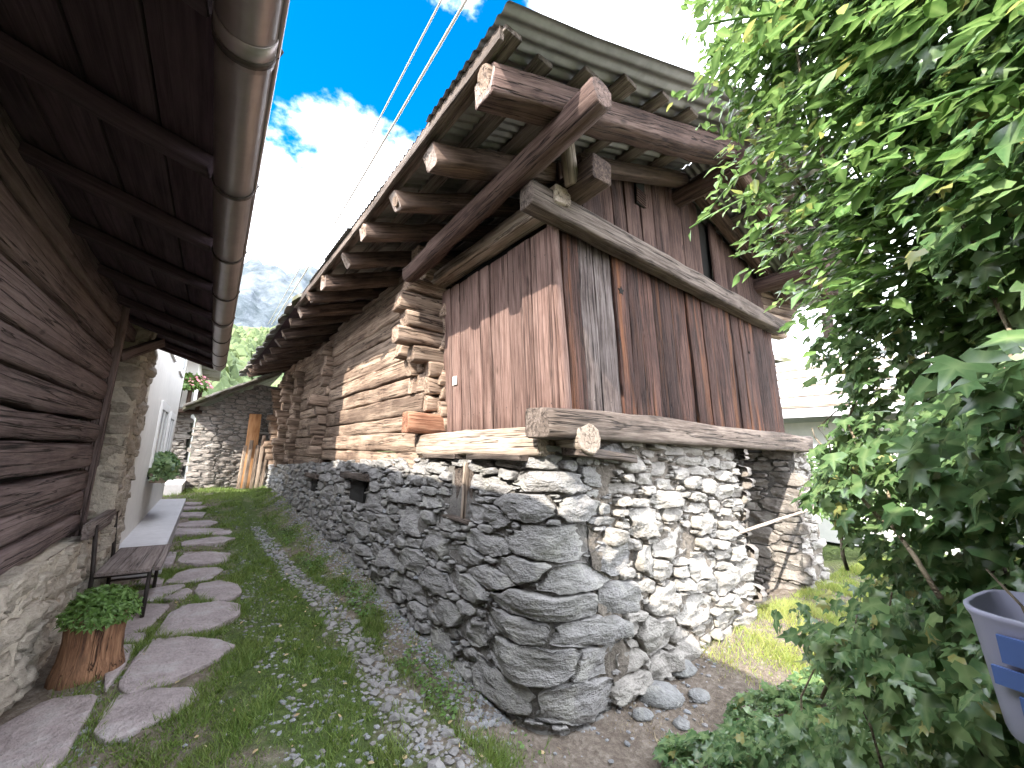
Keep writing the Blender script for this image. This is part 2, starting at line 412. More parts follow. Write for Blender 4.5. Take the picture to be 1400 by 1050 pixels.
def ground_material():
    m, nt, b = mat_base('earth_and_turf'); g = NT(nt)
    gi = g.n('ShaderNodeNewGeometry'); p = gi.outputs['Position']
    n1 = g.noise(p, 2.2, 5, .6); n2 = g.noise(p, 28, 6, .7); n3 = g.noise(p, 9, 4, .6)
    earth = g.ramp(g.math('ADD', g.math('MULTIPLY', n2, .6), g.math('MULTIPLY', n3, .4)), [(.32, (.085, .066, .052)), (.5, (.16, .13, .105)), (.68, (.28, .245, .21))])
    turf = g.ramp(n2, [(.3, (.035, .055, .016)), (.7, (.09, .125, .032))])
    sep = g.n('ShaderNodeSeparateXYZ'); g.l(p, sep.inputs[0])
    # turf in the middle of the lane, bare earth along the walls
    x = sep.outputs[0]
    bare = g.math('ADD', g.math('MULTIPLY', g.math('ABSOLUTE', g.math('SUBTRACT', x, .72)), .42), n1)
    f = g.ramp(bare, [(.62, 0.0), (.80, 1.0)])
    far = g.n('ShaderNodeMapRange'); far.inputs[1].default_value = 20; far.inputs[2].default_value = 40; g.l(sep.outputs[1], far.inputs[0])
    xr = g.n('ShaderNodeMapRange'); xr.inputs[1].default_value = 6.0; xr.inputs[2].default_value = 9.0; g.l(x, xr.inputs[0])
    f = g.math('MULTIPLY', f, g.math('SUBTRACT', 1.0, g.math('MAXIMUM', far.outputs[0], xr.outputs[0])))
    c = g.mix(f, turf, earth)
    g.l(c, b.inputs['Base Color']); b.inputs['Roughness'].default_value = .95
    g.bump(g.math('ADD', n2, g.math('MULTIPLY', n3, .8)), b, .9, .025)
    return m
M['ground'] = ground_material()
def axis(lo, hi, step, far, k):
    a = list(np.arange(lo, hi + 1e-6, step)); s = step
    up = [a[-1]]; dn_ = [a[0]]
    while up[-1] < far: s *= k; up.append(up[-1] + s)
    s = step
    while dn_[-1] > -far: s *= k; dn_.append(dn_[-1] - s)
    return np.array(dn_[:0:-1] + a + up[1:])
gx = axis(-2.4, 7.0, .055, 6000, 1.35); gy = axis(-1.5, 16.0, .075, 6000, 1.35)
GX, GY = np.meshgrid(gx, gy, indexing='ij')
GZ = gz(GX, GY)
GZ += .010 * np.sin(GX * 23.1 + 3 * np.sin(GY * 7)) * np.sin(GY * 19.7 + 2 * np.sin(GX * 5)) + .006 * np.sin(GX * 61) * np.sin(GY * 53 + GX * 17)
GZ[np.abs(GX) > 60] = -.5; GZ[np.abs(GY) > 60] = -.5
nx_, ny_ = GX.shape
idx = np.arange(nx_ * ny_).reshape(nx_, ny_)
Fq = np.stack([idx[:-1, :-1], idx[1:, :-1], idx[1:, 1:], idx[:-1, 1:]], -1).reshape(-1, 4)
ground = big_mesh('ground', np.stack([GX, GY, GZ], -1).reshape(-1, 3), Fq, M['ground'], None, True)
tag(ground, 'grassy earthen lane between the old barns', 'ground', kind='structure')

# path flagstones
FLAGS = [
[(-0.29,3.24),(-0.22,3.14),(-0.09,3.2),(0.05,3.26),(0.13,3.39),(0.08,3.49),(-0.13,3.62),(-0.26,3.61),(-0.29,3.41)],
[(-0.26,3.73),(-0.18,3.63),(0.03,3.72),(0.21,3.87),(0.32,4.02),(0.25,4.18),(-0.0,4.36),(-0.18,4.37),(-0.22,4.14)],
[(-0.15,4.48),(-0.03,4.42),(0.21,4.48),(0.38,4.68),(0.39,4.93),(0.26,5.08),(0.01,5.14),(-0.09,4.95)],
[(0.07,5.53),(0.1,5.8),(0.26,5.83),(0.41,5.64),(0.44,5.33),(0.37,5.18),(0.23,5.16),(0.12,5.24)],
[(-0.2,6.08),(-0.06,5.99),(0.17,5.99),(0.29,6.32),(0.27,6.48),(-0.02,6.53),(-0.15,6.38)],
[(-0.13,6.76),(0.12,6.62),(0.37,6.71),(0.39,7.05),(0.19,7.25),(-0.13,7.27)],
[(-0.14,7.54),(0.28,7.5),(0.46,7.73),(0.28,7.89),(0.01,7.9),(-0.14,7.83)],
[(-0.31,8.34),(0.37,8.05),(0.44,8.41),(0.28,8.58),(-0.3,8.78)],
[(-0.32,8.94),(0.13,8.78),(0.25,8.98),(0.12,9.27),(-0.32,9.41)],
[(-0.33,9.6),(0.01,9.49),(0.06,9.89),(-0.33,10.01)],
[(-0.34,10.23),(-0.0,10.13),(0.07,10.52),(-0.31,10.62)],
[(-0.32,10.89),(-0.02,10.81),(0.03,11.18),(-0.32,11.28)],
[(-0.41,4.66),(-0.25,4.60),(-0.20,4.90),(-0.13,5.27),(-0.31,5.40),(-0.42,5.31)],
[(-0.52,5.63),(-0.23,5.47),(-0.05,5.81),(-0.07,5.90),(-0.27,5.90),(-0.44,5.84)],
[(-.36,4.40),(-.24,4.42),(-.23,4.56),(-.30,4.60),(-.38,4.55)],
[(-.33,3.70),(-.29,3.95),(-.27,4.30),(-.34,4.33),(-.38,4.0)],
[(-.20,5.48),(-.02,5.36),(.03,5.60),(-.02,5.74)],
[(-.45,5.98),(-.25,5.96),(-.24,6.2),(-.42,6.25)],
[(-.30,6.62),(-.20,6.6),(-.19,7.2),(-.28,7.3)],
[(-0.57,3.05),(-0.4,3.05),(-0.37,3.42),(-0.37,3.62),(-0.58,3.70),(-0.70,3.48),(-0.68,3.15)]]
path = thing('path', (0, 6, 0), 'stepping stone path along the left wall', 'path', kind='structure')
def smooth_poly(P, n=3):
    P = [Vector((a, b)) for a, b in P]
    for _ in range(n - 1):
        Q = []
        for i in range(len(P)):
            a = P[i]; b = P[(i+1) % len(P)]
            Q += [a * .88 + b * .12, a * .12 + b * .88]
        P = Q
    return P
for k, P in enumerate(FLAGS):
    Q = smooth_poly(P, 2); c0 = sum(Q, Vector((0, 0))) / len(Q); Q = [c0 + (q - c0) * 1.10 for q in Q]
    Q = [Q[i // 2] if i % 2 == 0 else (Q[i // 2] + Q[(i // 2 + 1) % len(Q)]) / 2 for i in range(2 * len(Q))]; n = len(Q); c = sum(Q, Vector((0, 0))) / n
    tz = gzf(c.x, c.y) + .022 + .012 * rng.random(); sx = rng.uniform(-.015, .015)
    V = []; F = []
    rings = [(1.0, -.10), (1.01, -.012), (1.0, -.003), (.97, .0), (.8, .002), (.45, .002)]
    for (s, d) in rings:
        for i, q in enumerate(Q):
            e = 1 + (.06 * N3(q.x, q.y, 0, 9, k) + .03 * N3(q.x, q.y, 0, 31, k)) if s > .9 else 1
            p = c + (q - c) * s * e
            V.append((p.x, p.y, tz + d + sx * (p.x - c.x) * 3 + .006 * N3(p.x, p.y, 0, 7, k) + .18 * (gzf(p.x, p.y) - gzf(c.x, c.y))))
    for r in range(len(rings) - 1):
        for i in range(n): F.append((r*n + i, r*n + (i+1) % n, (r+1)*n + (i+1) % n, (r+1)*n + i))
    V.append((c.x, c.y, tz + .004)); b0 = (len(rings)-1) * n
    for i in range(n): F.append((b0 + i, b0 + (i+1) % n, len(V)-1))
    mesh_obj('flagstone', V, F, M['flag'], path, center=True)

# ------------------------------------------------------------------ stone walling
def pack(u0, u1, vtop, vbot, fixed, size_fn, seed, holes=(), tries=5000, levels=(1.0, .75, .55, .4, .28), aspect=(1.5, 3.2), fill=.86):
    """dart-throw ellipses, large first, into the strip u0..u1, vbot(u)..vtop(u); returns list of (u,v,ru,rv,ang)"""
    r = random.Random(seed)
    S = np.array(fixed, float).reshape(-1, 5).tolist()
    arr = np.zeros((4000, 4)); n = 0
    for s in S: arr[n] = s[:4]; n += 1
    for lv in levels:
        for _ in range(tries):
            u = r.uniform(u0, u1); a, b = vbot(u), vtop(u); v = r.uniform(a, b)
            sz = size_fn(u, v) * lv * r.uniform(.8, 1.2)
            asp = r.uniform(*aspect); ru = sz * math.sqrt(asp); rv = sz / math.sqrt(asp)
            if v - rv * .6 < a or v + rv * .75 > b or u - ru * .7 < u0 or u + ru * .7 > u1: continue
            if any(h[0] - ru * .8 < u < h[1] + ru * .8 and h[2] - rv * .8 < v < h[3] + rv * .8 for h in holes): continue
            if n:
                q = ((arr[:n, 0] - u) / (arr[:n, 2] + ru)) ** 2 + ((arr[:n, 1] - v) / (arr[:n, 3] + rv)) ** 2
                if q.min() < fill: continue
            S.append([u, v, ru, rv, r.uniform(-.12, .12)]); arr[n] = S[-1][:4]; n += 1
            if n >= 3990: return S
    return S
def build_stones(parent, S, P, mat, name='stone', gap=.006, depth=(.03, .07), step=.012, limit=300, seed=1, holes=(), vlim=None, grow=1.32, rough=.014, K0=14, stuff_name='small_stones', size_key=None):
    """P(u,v,d)->Vector. Each seed's cell is found on a raster of the wall, then carved as a rounded stone"""
    A = np.array(S); r = random.Random(seed)
    u0 = A[:, 0].min() - .6; v0 = A[:, 1].min() - .4
    nu = int((A[:, 0].max() + .6 - u0) / step); nv = int((A[:, 1].max() + .4 - v0) / step)
    best = np.full((nu, nv), 1e9); own = np.full((nu, nv), -1, int)
    for i, (u, v, ru, rv, an) in enumerate(S):
        m = max(ru, rv) * 1.7
        i0, i1 = max(0, int((u - m - u0) / step)), min(nu, int((u + m - u0) / step) + 1)
        j0, j1 = max(0, int((v - m - v0) / step)), min(nv, int((v + m - v0) / step) + 1)
        uu = (np.arange(i0, i1) * step + u0 - u)[:, None]; vv = (np.arange(j0, j1) * step + v0 - v)[None, :]
        ca, sa = math.cos(an), math.sin(an)
        x = (uu * ca + vv * sa) / ru; y = (-uu * sa + vv * ca) / rv
        q = (np.abs(x) ** 3.4 + np.abs(y) ** 3.4) ** (1 / 3.4)
        sub = best[i0:i1, j0:j1]; w = q < sub
        sub[w] = q[w]; own[i0:i1, j0:j1][w] = i
    own[best > grow] = -1
    for h in holes:
        i0, i1 = int((h[0] - u0) / step), int((h[1] - u0) / step); j0, j1 = int((h[2] - v0) / step), int((h[3] - v0) / step)
        own[max(0, i0):max(0, i1), max(0, j0):max(0, j1)] = -2
    order = sorted(range(len(S)), key=size_key or (lambda i: -S[i][2] * S[i][3]))
    stuffV = []; stuffF = []
    for rank, i in enumerate(order):
        u, v, ru, rv, an = S[i]
        K = K0 + (16 if ru > .15 else 4 if ru > .08 else 0)
        rad = []
        for k in range(K):
            a = 2 * math.pi * k / K; du = math.cos(a); dv = math.sin(a) * rv / ru
            l = math.hypot(du, dv); du /= l; dv /= l
            t = 0.0
            while t < ru * 1.6:
                t2 = t + step * .8
                ii = int((u + du * t2 - u0) / step); jj = int((v + dv * t2 - v0) / step)
                if not (0 <= ii < nu and 0 <= jj < nv) or own[ii, jj] != i: break
                if vlim and not (vlim[0](u + du*t2) <= v + dv * t2 <= vlim[1](u + du*t2)): break
                t = t2
            rad.append((max((t - gap) * (1 + r.uniform(-.07, .03)), .004), du, dv))
        mean = sum(x[0] for x in rad) / K
        if mean < .008: continue
        D = r.uniform(*depth) * min(1.0, .45 + mean / .12); sd = r.random() * 90
        tilt_u = r.uniform(-.14, .14); tilt_v = r.uniform(-.14, .20)
        if ru > .15 and rank < limit: rings = [(1.0, -.07), (1.0, .50), (.985, .80), (.95, .95), (.86, 1.0), (.74, 1.0), (.6, 1.0), (.44, 1.0), (.26, 1.0), (.12, 1.0)]
        elif rank < limit: rings = [(1.0, -.07), (1.0, .5), (.97, .85), (.90, 1.0), (.66, 1.0), (.36, 1.0)]
        else: rings = [(1.0, -.05), (1.0, .2), (.88, .9), (.45, 1.0)]
        V = []; F = []
        planes = [(r.uniform(.85, 1.25) * D, r.uniform(-.35, .35), r.uniform(-.45, .45)) for _ in range(3)]
        for q, (s, dd) in enumerate(rings):
            for (t, du, dv) in rad:
                au = du * t * s; av = dv * t * s
                d = dd * D if dd > 0 else dd
                if q > 1: d = max(.25 * D, min([d] + [a_ + gx_ * au + gy_ * av for (a_, gx_, gy_) in planes]))
                if q > 0:
                    d += rough * (N3(u + au, v + av, 0, 6, sd) * 1.6 + N3((u + au) * .6 + .3 * (v + av), (v + av) * 1.6, 0, 14, sd) * .9 + N3((u + au), (v + av) * 2, 0, 45, sd) * .5) * (1 if q > 1 else .6) + (tilt_u * au + tilt_v * av) * min(1, dd)
                V.append(P(u + au, v + av, d))
        V.append(P(u, v, min([D] + [a_[0] for a_ in planes]) + rough * N3(u, v, 0, 6, sd)))
        for q in range(len(rings) - 1):
            for k in range(K): F.append((q*K + k, q*K + (k+1) % K, (q+1)*K + (k+1) % K, (q+1)*K + k))
        b0 = (len(rings) - 1) * K
        for k in range(K): F.append((b0 + k, b0 + (k+1) % K, len(V) - 1))
        if rank < limit:
            c = V[-1].copy()
            mesh_obj(name, [x - c for x in V], F, mat, parent, Matrix.Translation(c))
        else:
            o0 = len(stuffV); stuffV += V; stuffF += [tuple(x + o0 for x in f) for f in F]
    if stuffV:
        o = mesh_obj(stuff_name, stuffV, stuffF, mat, parent); tag(o, kind='stuff')
def backing(name, P, us, vbot, vtop, mat, parent, d=0.0, nv=14, rough=.02, seed=3):
    V = []; F = []
    for u in us:
        for j in range(nv + 1):
            v = vbot(u) + (vtop(u) - vbot(u)) * j / nv
            V.append(P(u, v, d + rough * N3(u, v, 0, 6, seed) + rough * .7 * N3(u, v, 3, 17, seed)))
    for i in range(len(us) - 1):
        for j in range(nv):
            a = i * (nv + 1) + j; b = a + nv + 1
            F.append((a, b, b + 1, a + 1))
    return mesh_obj(name, V, F, mat, parent)

# ------------------------------------------------------------------ the barn
barn = thing('old_barn', (3.9, 6.0, 0), 'old weathered timber barn raised on a rough dark stone base', 'barn')
def SX(y): return 1.85 - .035 * (y - 2.15)           # alley face of the barn
RC = .20                                            # rounded corner radius
def barn_path(u):
    """plan point + outward normal; u<0 runs along the alley side, u>0 along the front"""
    cx, cy = SX(2.4) + RC, 2.10 + RC; q = RC * math.pi / 2
    if u < -q / 2:
        y = cy + (-u - q / 2); return Vector((SX(y), y)), Vector((-1, -.035)).normalized()
    if u > q / 2:
        x = cx + (u - q / 2); return Vector((x, cy - RC)), Vector((0, -1))
    a = (u + q / 2) / RC; nrm = Vector((-math.cos(a), -math.sin(a)))
    return Vector((cx, cy)) + nrm * RC, nrm
def BP(u, v, d):
    p, n_ = barn_path(u)
    bat = .10 * (1 - min(max(v, 0), 1.7) / 1.7) - .02
    if abs(u) < 1.0: bat += .07 * (1 - abs(u)) * max(0, 1 - max(v, 0) / 1.0) ** 1.3
    p = p + n_ * (d + bat)
    return Vector((p.x, p.y, v))
def u_of_y(y): return -(y - (2.10 + RC)) - RC * math.pi / 4
def u_of_x(x): return (x - (SX(2.4) + RC)) + RC * math.pi / 4
def wtop(u):
    if u < 0:
        y = 2.4 - u - .23
        return 1.55 if y < 2.6 else max(.95, 1.56 - .045 * (y - 2.6))
    return 1.74
def wbot(u):
    p, n_ = barn_path(u); return gzf(p.x + n_.x * .1, p.y + n_.y * .1) - .10
UL, UR = u_of_y(13.8), u_of_x(6.75)
DX0, DX1 = u_of_x(4.62), u_of_x(6.02)
holes = [(u_of_y(6.15), u_of_y(5.45), .88, 1.17), (u_of_y(8.45), u_of_y(7.95), .80, 1.04), (u_of_y(3.32), u_of_y(2.98), 1.02, 1.44), (DX0, DX1, -.3, 1.75)]
# the big stones of the corner: u, v, half length, half height, tilt
fixed = [(-.30, .06, .26, .10, .15), (.22, .05, .22, .10, -.1),  (.38, .22, .26, .09, -.1), (-.12, .26, .30, .10, .10), (-.62, .27, .28, .085, .14), (.30, .41, .30, .085, -.12), (-.20, .43, .27, .075, .10), (-.80, .53, .30, .08, .08),
         (.02, .585, .36, .075, -.04), (.58, .56, .20, .10, -.1), (-.45, .66, .26, .07, .1), (.22, .75, .26, .08, -.05), (-.18, .79, .22, .075, .06), (-.88, .74, .26, .075, .1), (.06, .97, .34, .115, .02), (-.52, .88, .27, .08, .05),
         (.53, .83, .18, .10, 0), (-.18, 1.19, .28, .095, .03), (.24, 1.19, .19, .09, .1), (-.55, 1.10, .26, .075, .02), (.05, 1.38, .32, .075, 0), (-.55, 1.31, .25, .075, .0),
         (-.15, 1.50, .27, .05, .0), (.42, 1.42, .20, .075, 0), (-1.35, .72, .24, .12, .1), (-1.85, .86, .26, .15, -.05), (-1.25, .44, .26, .085, .1), (-1.75, .52, .25, .10, .05),
         (-2.45, .70, .26, .13, 0), (-2.3, .42, .24, .09, .1), (-2.95, .92, .22, .13, 0), (-1.15, .95, .25, .07, 0), (-3.2, .55, .2, .10, .1), (-.98, .26, .30, .085, .1), (-1.6, .27, .26, .08, .1),
         (.95, .78, .09, .10, 0), (1.38, .86, .30, .11, .35), (1.15, .45, .17, .12, .2), (1.75, .62, .2, .1, .3), (.95, 1.05, .16, .13, .1), (1.0, .25, .2, .12, 0), (1.9, .98, .2, .08, .1), (1.3, 1.22, .2, .07, -.1), (2.2, .45, .2, .12, .2), (1.6, .3, .22, .12, .1), (2.3, 1.25, .16, .07, 0)]
def size_fn(u, v):
    if u > .45: return .060 if v > .8 else .075 if v > .5 else .10
    if u < -4: return .075
    return .085
S = pack(UL, UR, wtop, wbot, fixed, size_fn, 11, holes, tries=2600, levels=(1.3, 1.0, .72, .5, .36, .25), aspect=(1.6, 4.0))
sw = backing('stone_wall', BP, [UL + (DX0 - UL) * i / 240 for i in range(241)], wbot, wtop, M['mortar'], barn, -.005)
sf = backing('rubble_wall', BP, [u_of_x(2.25) + (DX0 - u_of_x(2.25)) * i / 90 for i in range(91)], wbot, lambda u: wtop(u) - .002, M['mortar_light'], barn, .008, 44, .03)
sj = backing('door_jamb', BP, [DX1 + (UR - DX1) * i / 20 for i in range(21)], wbot, wtop, M['mortar_light'], barn, .01, 30, .03)
S_side = [s for s in S if s[0] < .62]; S_front = [s for s in S if .62 <= s[0] < DX0 + .1]; S_jamb = [s for s in S if s[0] > DX1 - .1]
near_key = lambda SS: (lambda i: -(SS[i][2] * SS[i][3]) / (1.5 + abs(SS[i][0])) ** 2)
build_stones(sw, S_side, BP, M['stone'], limit=300, depth=(.035, .075), holes=holes, size_key=near_key(S_side))
build_stones(sf, S_front, BP, M['stone_front'], limit=300, depth=(.035, .10), holes=holes, rough=.024, gap=.004, grow=1.3, size_key=near_key(S_front))
build_stones(sj, S_jamb, BP, M['stone_front'], limit=60, depth=(.03, .07), holes=holes, rough=.02, gap=.008, grow=1.12)
# openings: recessed dark pockets with lintels
for (y0, y1, z0, z1) in ((5.45, 6.15, .88, 1.17), (7.95, 8.45, .80, 1.04)):
    x = SX((y0 + y1) / 2)
    box('window_opening', (x - .045, y0 + .05, z0), (x + .02, y1 - .02, z1), M['dark'], sw)
    beam('lintel', (x - .06, y0 - .18, z1 + .045), (x - .06, y1 + .28, z1 + .03), .14, .085, M['beam_grey'], sw, .015)
x = SX(3.15)
box('window_opening', (x + .0, 2.98, 1.02), (x + .04, 3.32, 1.44), M['beam_grey'], sw)
beam('window_post', (x - .02, 3.08, .99), (x - .02, 3.07, 1.48), .04, .045, M['sill'], sw, .004, up=(1, 0, 0))
beam('window_sill', (x - .02, 2.92, 1.0), (x - .02, 3.36, 1.0), .10, .035, M['beam_grey'], sw, .012)
# doorway recess
def recess(p0, p1, z0, z1, seed):
    p0 = Vector(p0); p1 = Vector(p1); d = (p1 - p0); L = d.length; d /= L; nrm = Vector((d.y, -d.x))
    P = lambda u, v, dd: Vector((p0.x + d.x * u + nrm.x * dd, p0.y + d.y * u + nrm.y * dd, v))
    w = backing('doorway_wall', P, [L * i / 14 for i in range(15)], lambda u: z0, lambda u: z1, M['mortar'], barn, 0, 14, .02)
    SS = pack(0, L, lambda u: z1, lambda u: z0, [], lambda u, v: .10, seed, (), 700, (1.2, .9, .6, .4), (2, 4))
    build_stones(w, SS, P, M['stone_far'], limit=70, depth=(.02, .05))
recess((4.62, 2.02), (4.62, 3.1), -.15, 1.76, 5)
recess((4.62, 3.1), (6.02, 3.1), -.15, 1.76, 6)
recess((6.02, 3.1), (6.02, 2.02), -.15, 1.76, 7)
# hidden core of the stone base
prism('wall_core', [(1.98, 2.5, -.2), (4.5, 2.5, -.2), (4.5, 3.3, -.2), (6.7, 3.3, -.2), (6.7, 13.7, -.2), (SX(13.7) + .12, 13.7, -.2)], (0, 0, 1.1), M['dark'], barn)

# sills
beam('front_sill', (1.70, 2.03, 1.78), (6.50, 2.05, 1.83), .24, .21, M['beam_grey'], barn, .02, .3, seed=2.0)
beam('side_sill', (1.90, 2.13, 1.66), (1.83, 4.02, 1.63), .2, .21, M['sill'], barn, .016, .25)
round_log('sill_log', (2.06, 1.90, 1.69), (2.12, 3.2, 1.62), .115, M['sill'], barn, .03)
beam('packing_timber', (1.98, 2.0, 1.60), (2.7, 2.06, 1.56), .16, .06, M['beam_grey'], barn, .012)
for (y0, z0, L) in ((2.25, 1.54, .7), (3.2, 1.53, .6)):
    beam('packing_timber', (1.84, y0, z0), (1.82, y0 + L, z0 - .01), .22, .04, M['beam_grey'], barn, .012)

# plank box, alley side
def wall_plank(name, p0, p1, w, mat, up, th=.03, seg=8, rough=.004):
    return beam(name, p0, p1, w, th, mat, barn, rough, .25, seg, up, ns=3.0)
ys = [2.17, 2.42, 2.74, 3.03, 3.20, 3.42, 3.60, 3.78, 3.98]
for a, b in zip(ys[:-1], ys[1:]):
    off = rng.uniform(-.008, .008); yc = (a + b) / 2
    xb = 2.06 - .01 * (yc - 2.2); xt = 1.93 - .01 * (yc - 2.2)
    wall_plank('side_plank', (xb + off, yc, 1.72), (xt + off + rng.uniform(-.008, .008), yc + rng.uniform(0, .02), 3.36), b - a - rng.uniform(.008, .018), M['plank_side'], (1, 0, .1))
# small paper note
nx0 = 2.06 - .13 * (2.31 - 1.72) / 1.64 - .045
prism('paper_note', [(nx0, 3.66, 2.27), (nx0, 3.75, 2.27), (nx0 - .005, 3.75, 2.36), (nx0 - .005, 3.66, 2.36)], (.004, 0, 0), M['paper'], barn)
# plank box, front
xs = [2.10]; rr = random.Random(4)
while xs[-1] < 6.0: xs.append(xs[-1] + rr.uniform(.17, .33))
xs[-1] = 6.18
STAR = (2.83, 3.06)
for a, b in zip(xs[:-1], xs[1:]):
    xc = (a + b) / 2; off = rng.uniform(-.018, .018); lean = -.10 + .01 * (xc - 2)
    wall_plank('front_plank', (xc + .05, 2.17 + off, 1.86), (xc + lean + .05, 2.22 + off, 3.42), b - a - rng.uniform(.006, .022), M['plank_bleach'] if 2.25 < xc < 2.75 else M['plank_front'], (rng.uniform(-.09, .09), -1, 0), .034, 12, .008)
NV = []; NF = []
def nail(p, nrm):
    p = Vector(p); nrm = Vector(nrm).normalized(); t = nrm.cross(Vector((0, 0, 1))).normalized(); w_ = nrm.cross(t); b0 = len(NV)
    for k in range(6):
        a_ = k * math.pi / 3; NV.append(p + t * (.006 * math.cos(a_)) + w_ * (.006 * math.sin(a_)))
    NV.append(p + nrm * .004)
    for k in range(6): NF.append((b0 + k, b0 + (k + 1) % 6, b0 + 6))
for a, b in zip(xs[:-1], xs[1:]):
    for zz in (2.0, 3.22):
        for q in (.25, .75):
            nail((a + (b - a) * q + .05 - .10 * (zz - 1.86) / 1.56, 2.138 + .02 * (zz - 2), zz + rng.uniform(-.02, .02)), (0, -1, 0))
for a, b in zip(ys[:-1], ys[1:]):
    for zz in (1.95, 3.15):
        for q in (.25, .75): nail((2.06 - .13 * (zz - 1.72) / 1.64 - .026, a + (b - a) * q, zz + rng.uniform(-.02, .02)), (-1, 0, 0))
tag(mesh_obj('nails', NV, NF, M['iron'], barn), kind='stuff')
# small star-shaped hole and knot hole in the front planks
for (sx, sz, r0) in ((2.80, 3.06, .045), (5.35, 2.95, .02)):
    P = []
    for k in range(10):
        a = math.pi / 2 + k * math.pi / 5; q = r0 if k % 2 == 0 else r0 * .5
        P.append((sx + q * math.cos(a), 2.177, sz + q * math.sin(a)))
    prism('star_hole', P, (0, .02, 0), M['dark'], barn)
# corner post of the box
beam('corner_post', (2.10, 2.155, 1.88), (1.955, 2.185, 3.40), .07, .07, M['plank_side'], barn, .008, up=(0, 1, 0))
# upper beams of the box
beam('front_beam', (1.60, 2.08, 3.43), (6.30, 2.14, 3.47), .16, .19, M['beam_grey'], barn, .014, .3)
beam('side_beam', (1.88, 1.98, 3.50), (1.84, 4.1, 3.50), .17, .15, M['sill'], barn, .014, .3)
beam('beam_end', (2.02, 1.72, 3.62), (2.05, 2.9, 3.66), .20, .19, M['rafter'], barn, .014, .25)
round_log('strut', (1.93, 1.94, 3.58), (1.80, 1.88, 3.92), .055, M['sill'], barn, .006)

# roof planes
RIDGE_X, RIDGE_Z = 3.95, 4.83
YF, YB = 1.34, 14.2
def yfront(y, x): return y if y > YF + .01 else YF - .08 * max(0.0, min(x, 4.2) - 1.2)
def XE(y): return .90 - .035 * (y - 2.0)
EZ, EZR, XR = 3.70, 3.95, 7.25
def roof_z(x, y):
    if x <= RIDGE_X:
        t = (x - XE(y)) / (RIDGE_X - XE(y)); return EZ + (RIDGE_Z - EZ) * t
    t = (x - RIDGE_X) / (XR - RIDGE_X); return RIDGE_Z + (EZR - RIDGE_Z) * t
def roof_sag(y): return -.03 * math.sin((y - 1.3) * .9) + .012 * (2 - y if y < 6 else -4)

# gable planks above the front beam
xs = [2.06]
while xs[-1] < 6.0: xs.append(xs[-1] + rr.uniform(.16, .28))
for i, (a, b) in enumerate(zip(xs[:-1], xs[1:])):
    xc = (a + b) / 2; off = rng.uniform(-.01, .01)
    if 4.38 < xc < 4.58: continue                                     # the open slot
    zt = roof_z(xc, 2.2) - .10
    if zt < 3.62: continue
    wall_plank('gable_plank', (xc + .06, 2.24 + off, 3.50), (xc, 2.27 + off, zt), b - a - rng.uniform(.006, .02), M['plank_gable'], (rng.uniform(-.08, .08), -1, 0), .03, 6, .006)
box('gable_void', (4.30, 2.30, 3.5), (4.75, 2.34, 4.5), M['dark'], barn)
# lattice vent
box('vent', (3.13, 2.225, 4.12), (3.27, 2.262, 4.46), M['dark'], barn)
for k in range(6):
    z = 4.13 + .028 * k
    beam('vent_slat', (3.12, 2.218, z + .02), (3.28, 2.218, z - .01), .012, .014, M['plank_gable'], barn, .001, seg=3)
beam('rake_beam', (2.15, 2.12, roof_z(2.15, 2.1) - .17), (RIDGE_X - .1, 2.12, roof_z(RIDGE_X - .1, 2.1) - .14), .13, .13, M['rafter'], barn, .01)
beam('rake_beam', (6.6, 2.12, roof_z(6.6, 2.1) - .15), (RIDGE_X + .1, 2.12, roof_z(RIDGE_X + .1, 2.1) - .14), .13, .13, M['rafter'], barn, .01)

# roof deck (shade), sheets, rafters, battens
roof_n = 40
V = []; F = []
for j in range(roof_n + 1):
    y = 6.3 + (YB - 6.3) * j / roof_n
    for x in (XE(y) + .02, 2.4, RIDGE_X, 5.6, XR): V.append((x, y, roof_z(x, y) + .03 + roof_sag(y)))
for j in range(roof_n):
    for k in range(4): F.append((j*5+k, j*5+k+1, (j+1)*5+k+1, (j+1)*5+k))
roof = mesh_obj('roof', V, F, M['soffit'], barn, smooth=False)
def corrugated(y0, y1, side, dz=0.0, inset=0.0):
    pitch = .076; n = int((y1 - y0) / pitch * 8); V = []; F = []; m = 5
    sk = rng.uniform(-.02, .02)
    for i in range(n + 1):
        y = y0 + (y1 - y0) * i / n
        for j in range(m + 1):
            t = j / m
            x = (XE(y) - .02 + sk + (RIDGE_X - XE(y) + .02) * t) if side < 0 else (RIDGE_X + (XR - RIDGE_X + sk) * t)
            V.append((x, y if y > YF + .3 else yfront(YF, x) + (YF + .3 - yfront(YF, x)) * (y - YF) / .3, roof_z(x, y) + .085 + dz + roof_sag(y) + .011 * math.cos(2 * math.pi * y / pitch) + .006 * N3(x, y, 0, 2.0, 1)))
    for i in range(n):
        for j in range(m): F.append((i*(m+1)+j, (i+1)*(m+1)+j, (i+1)*(m+1)+j+1, i*(m+1)+j+1))
    return mesh_obj('corrugated_sheet', V, F, M['zinc'], roof, center=True)
y = YF; k = 0
while y < 6.3:
    y1 = min(y + .86, 6.45)
    corrugated(y, y1 + .05, -1, .006 * (k % 2)); corrugated(y, y1 + .05, 1, .006 * (k % 2))
    y = y1; k += 1
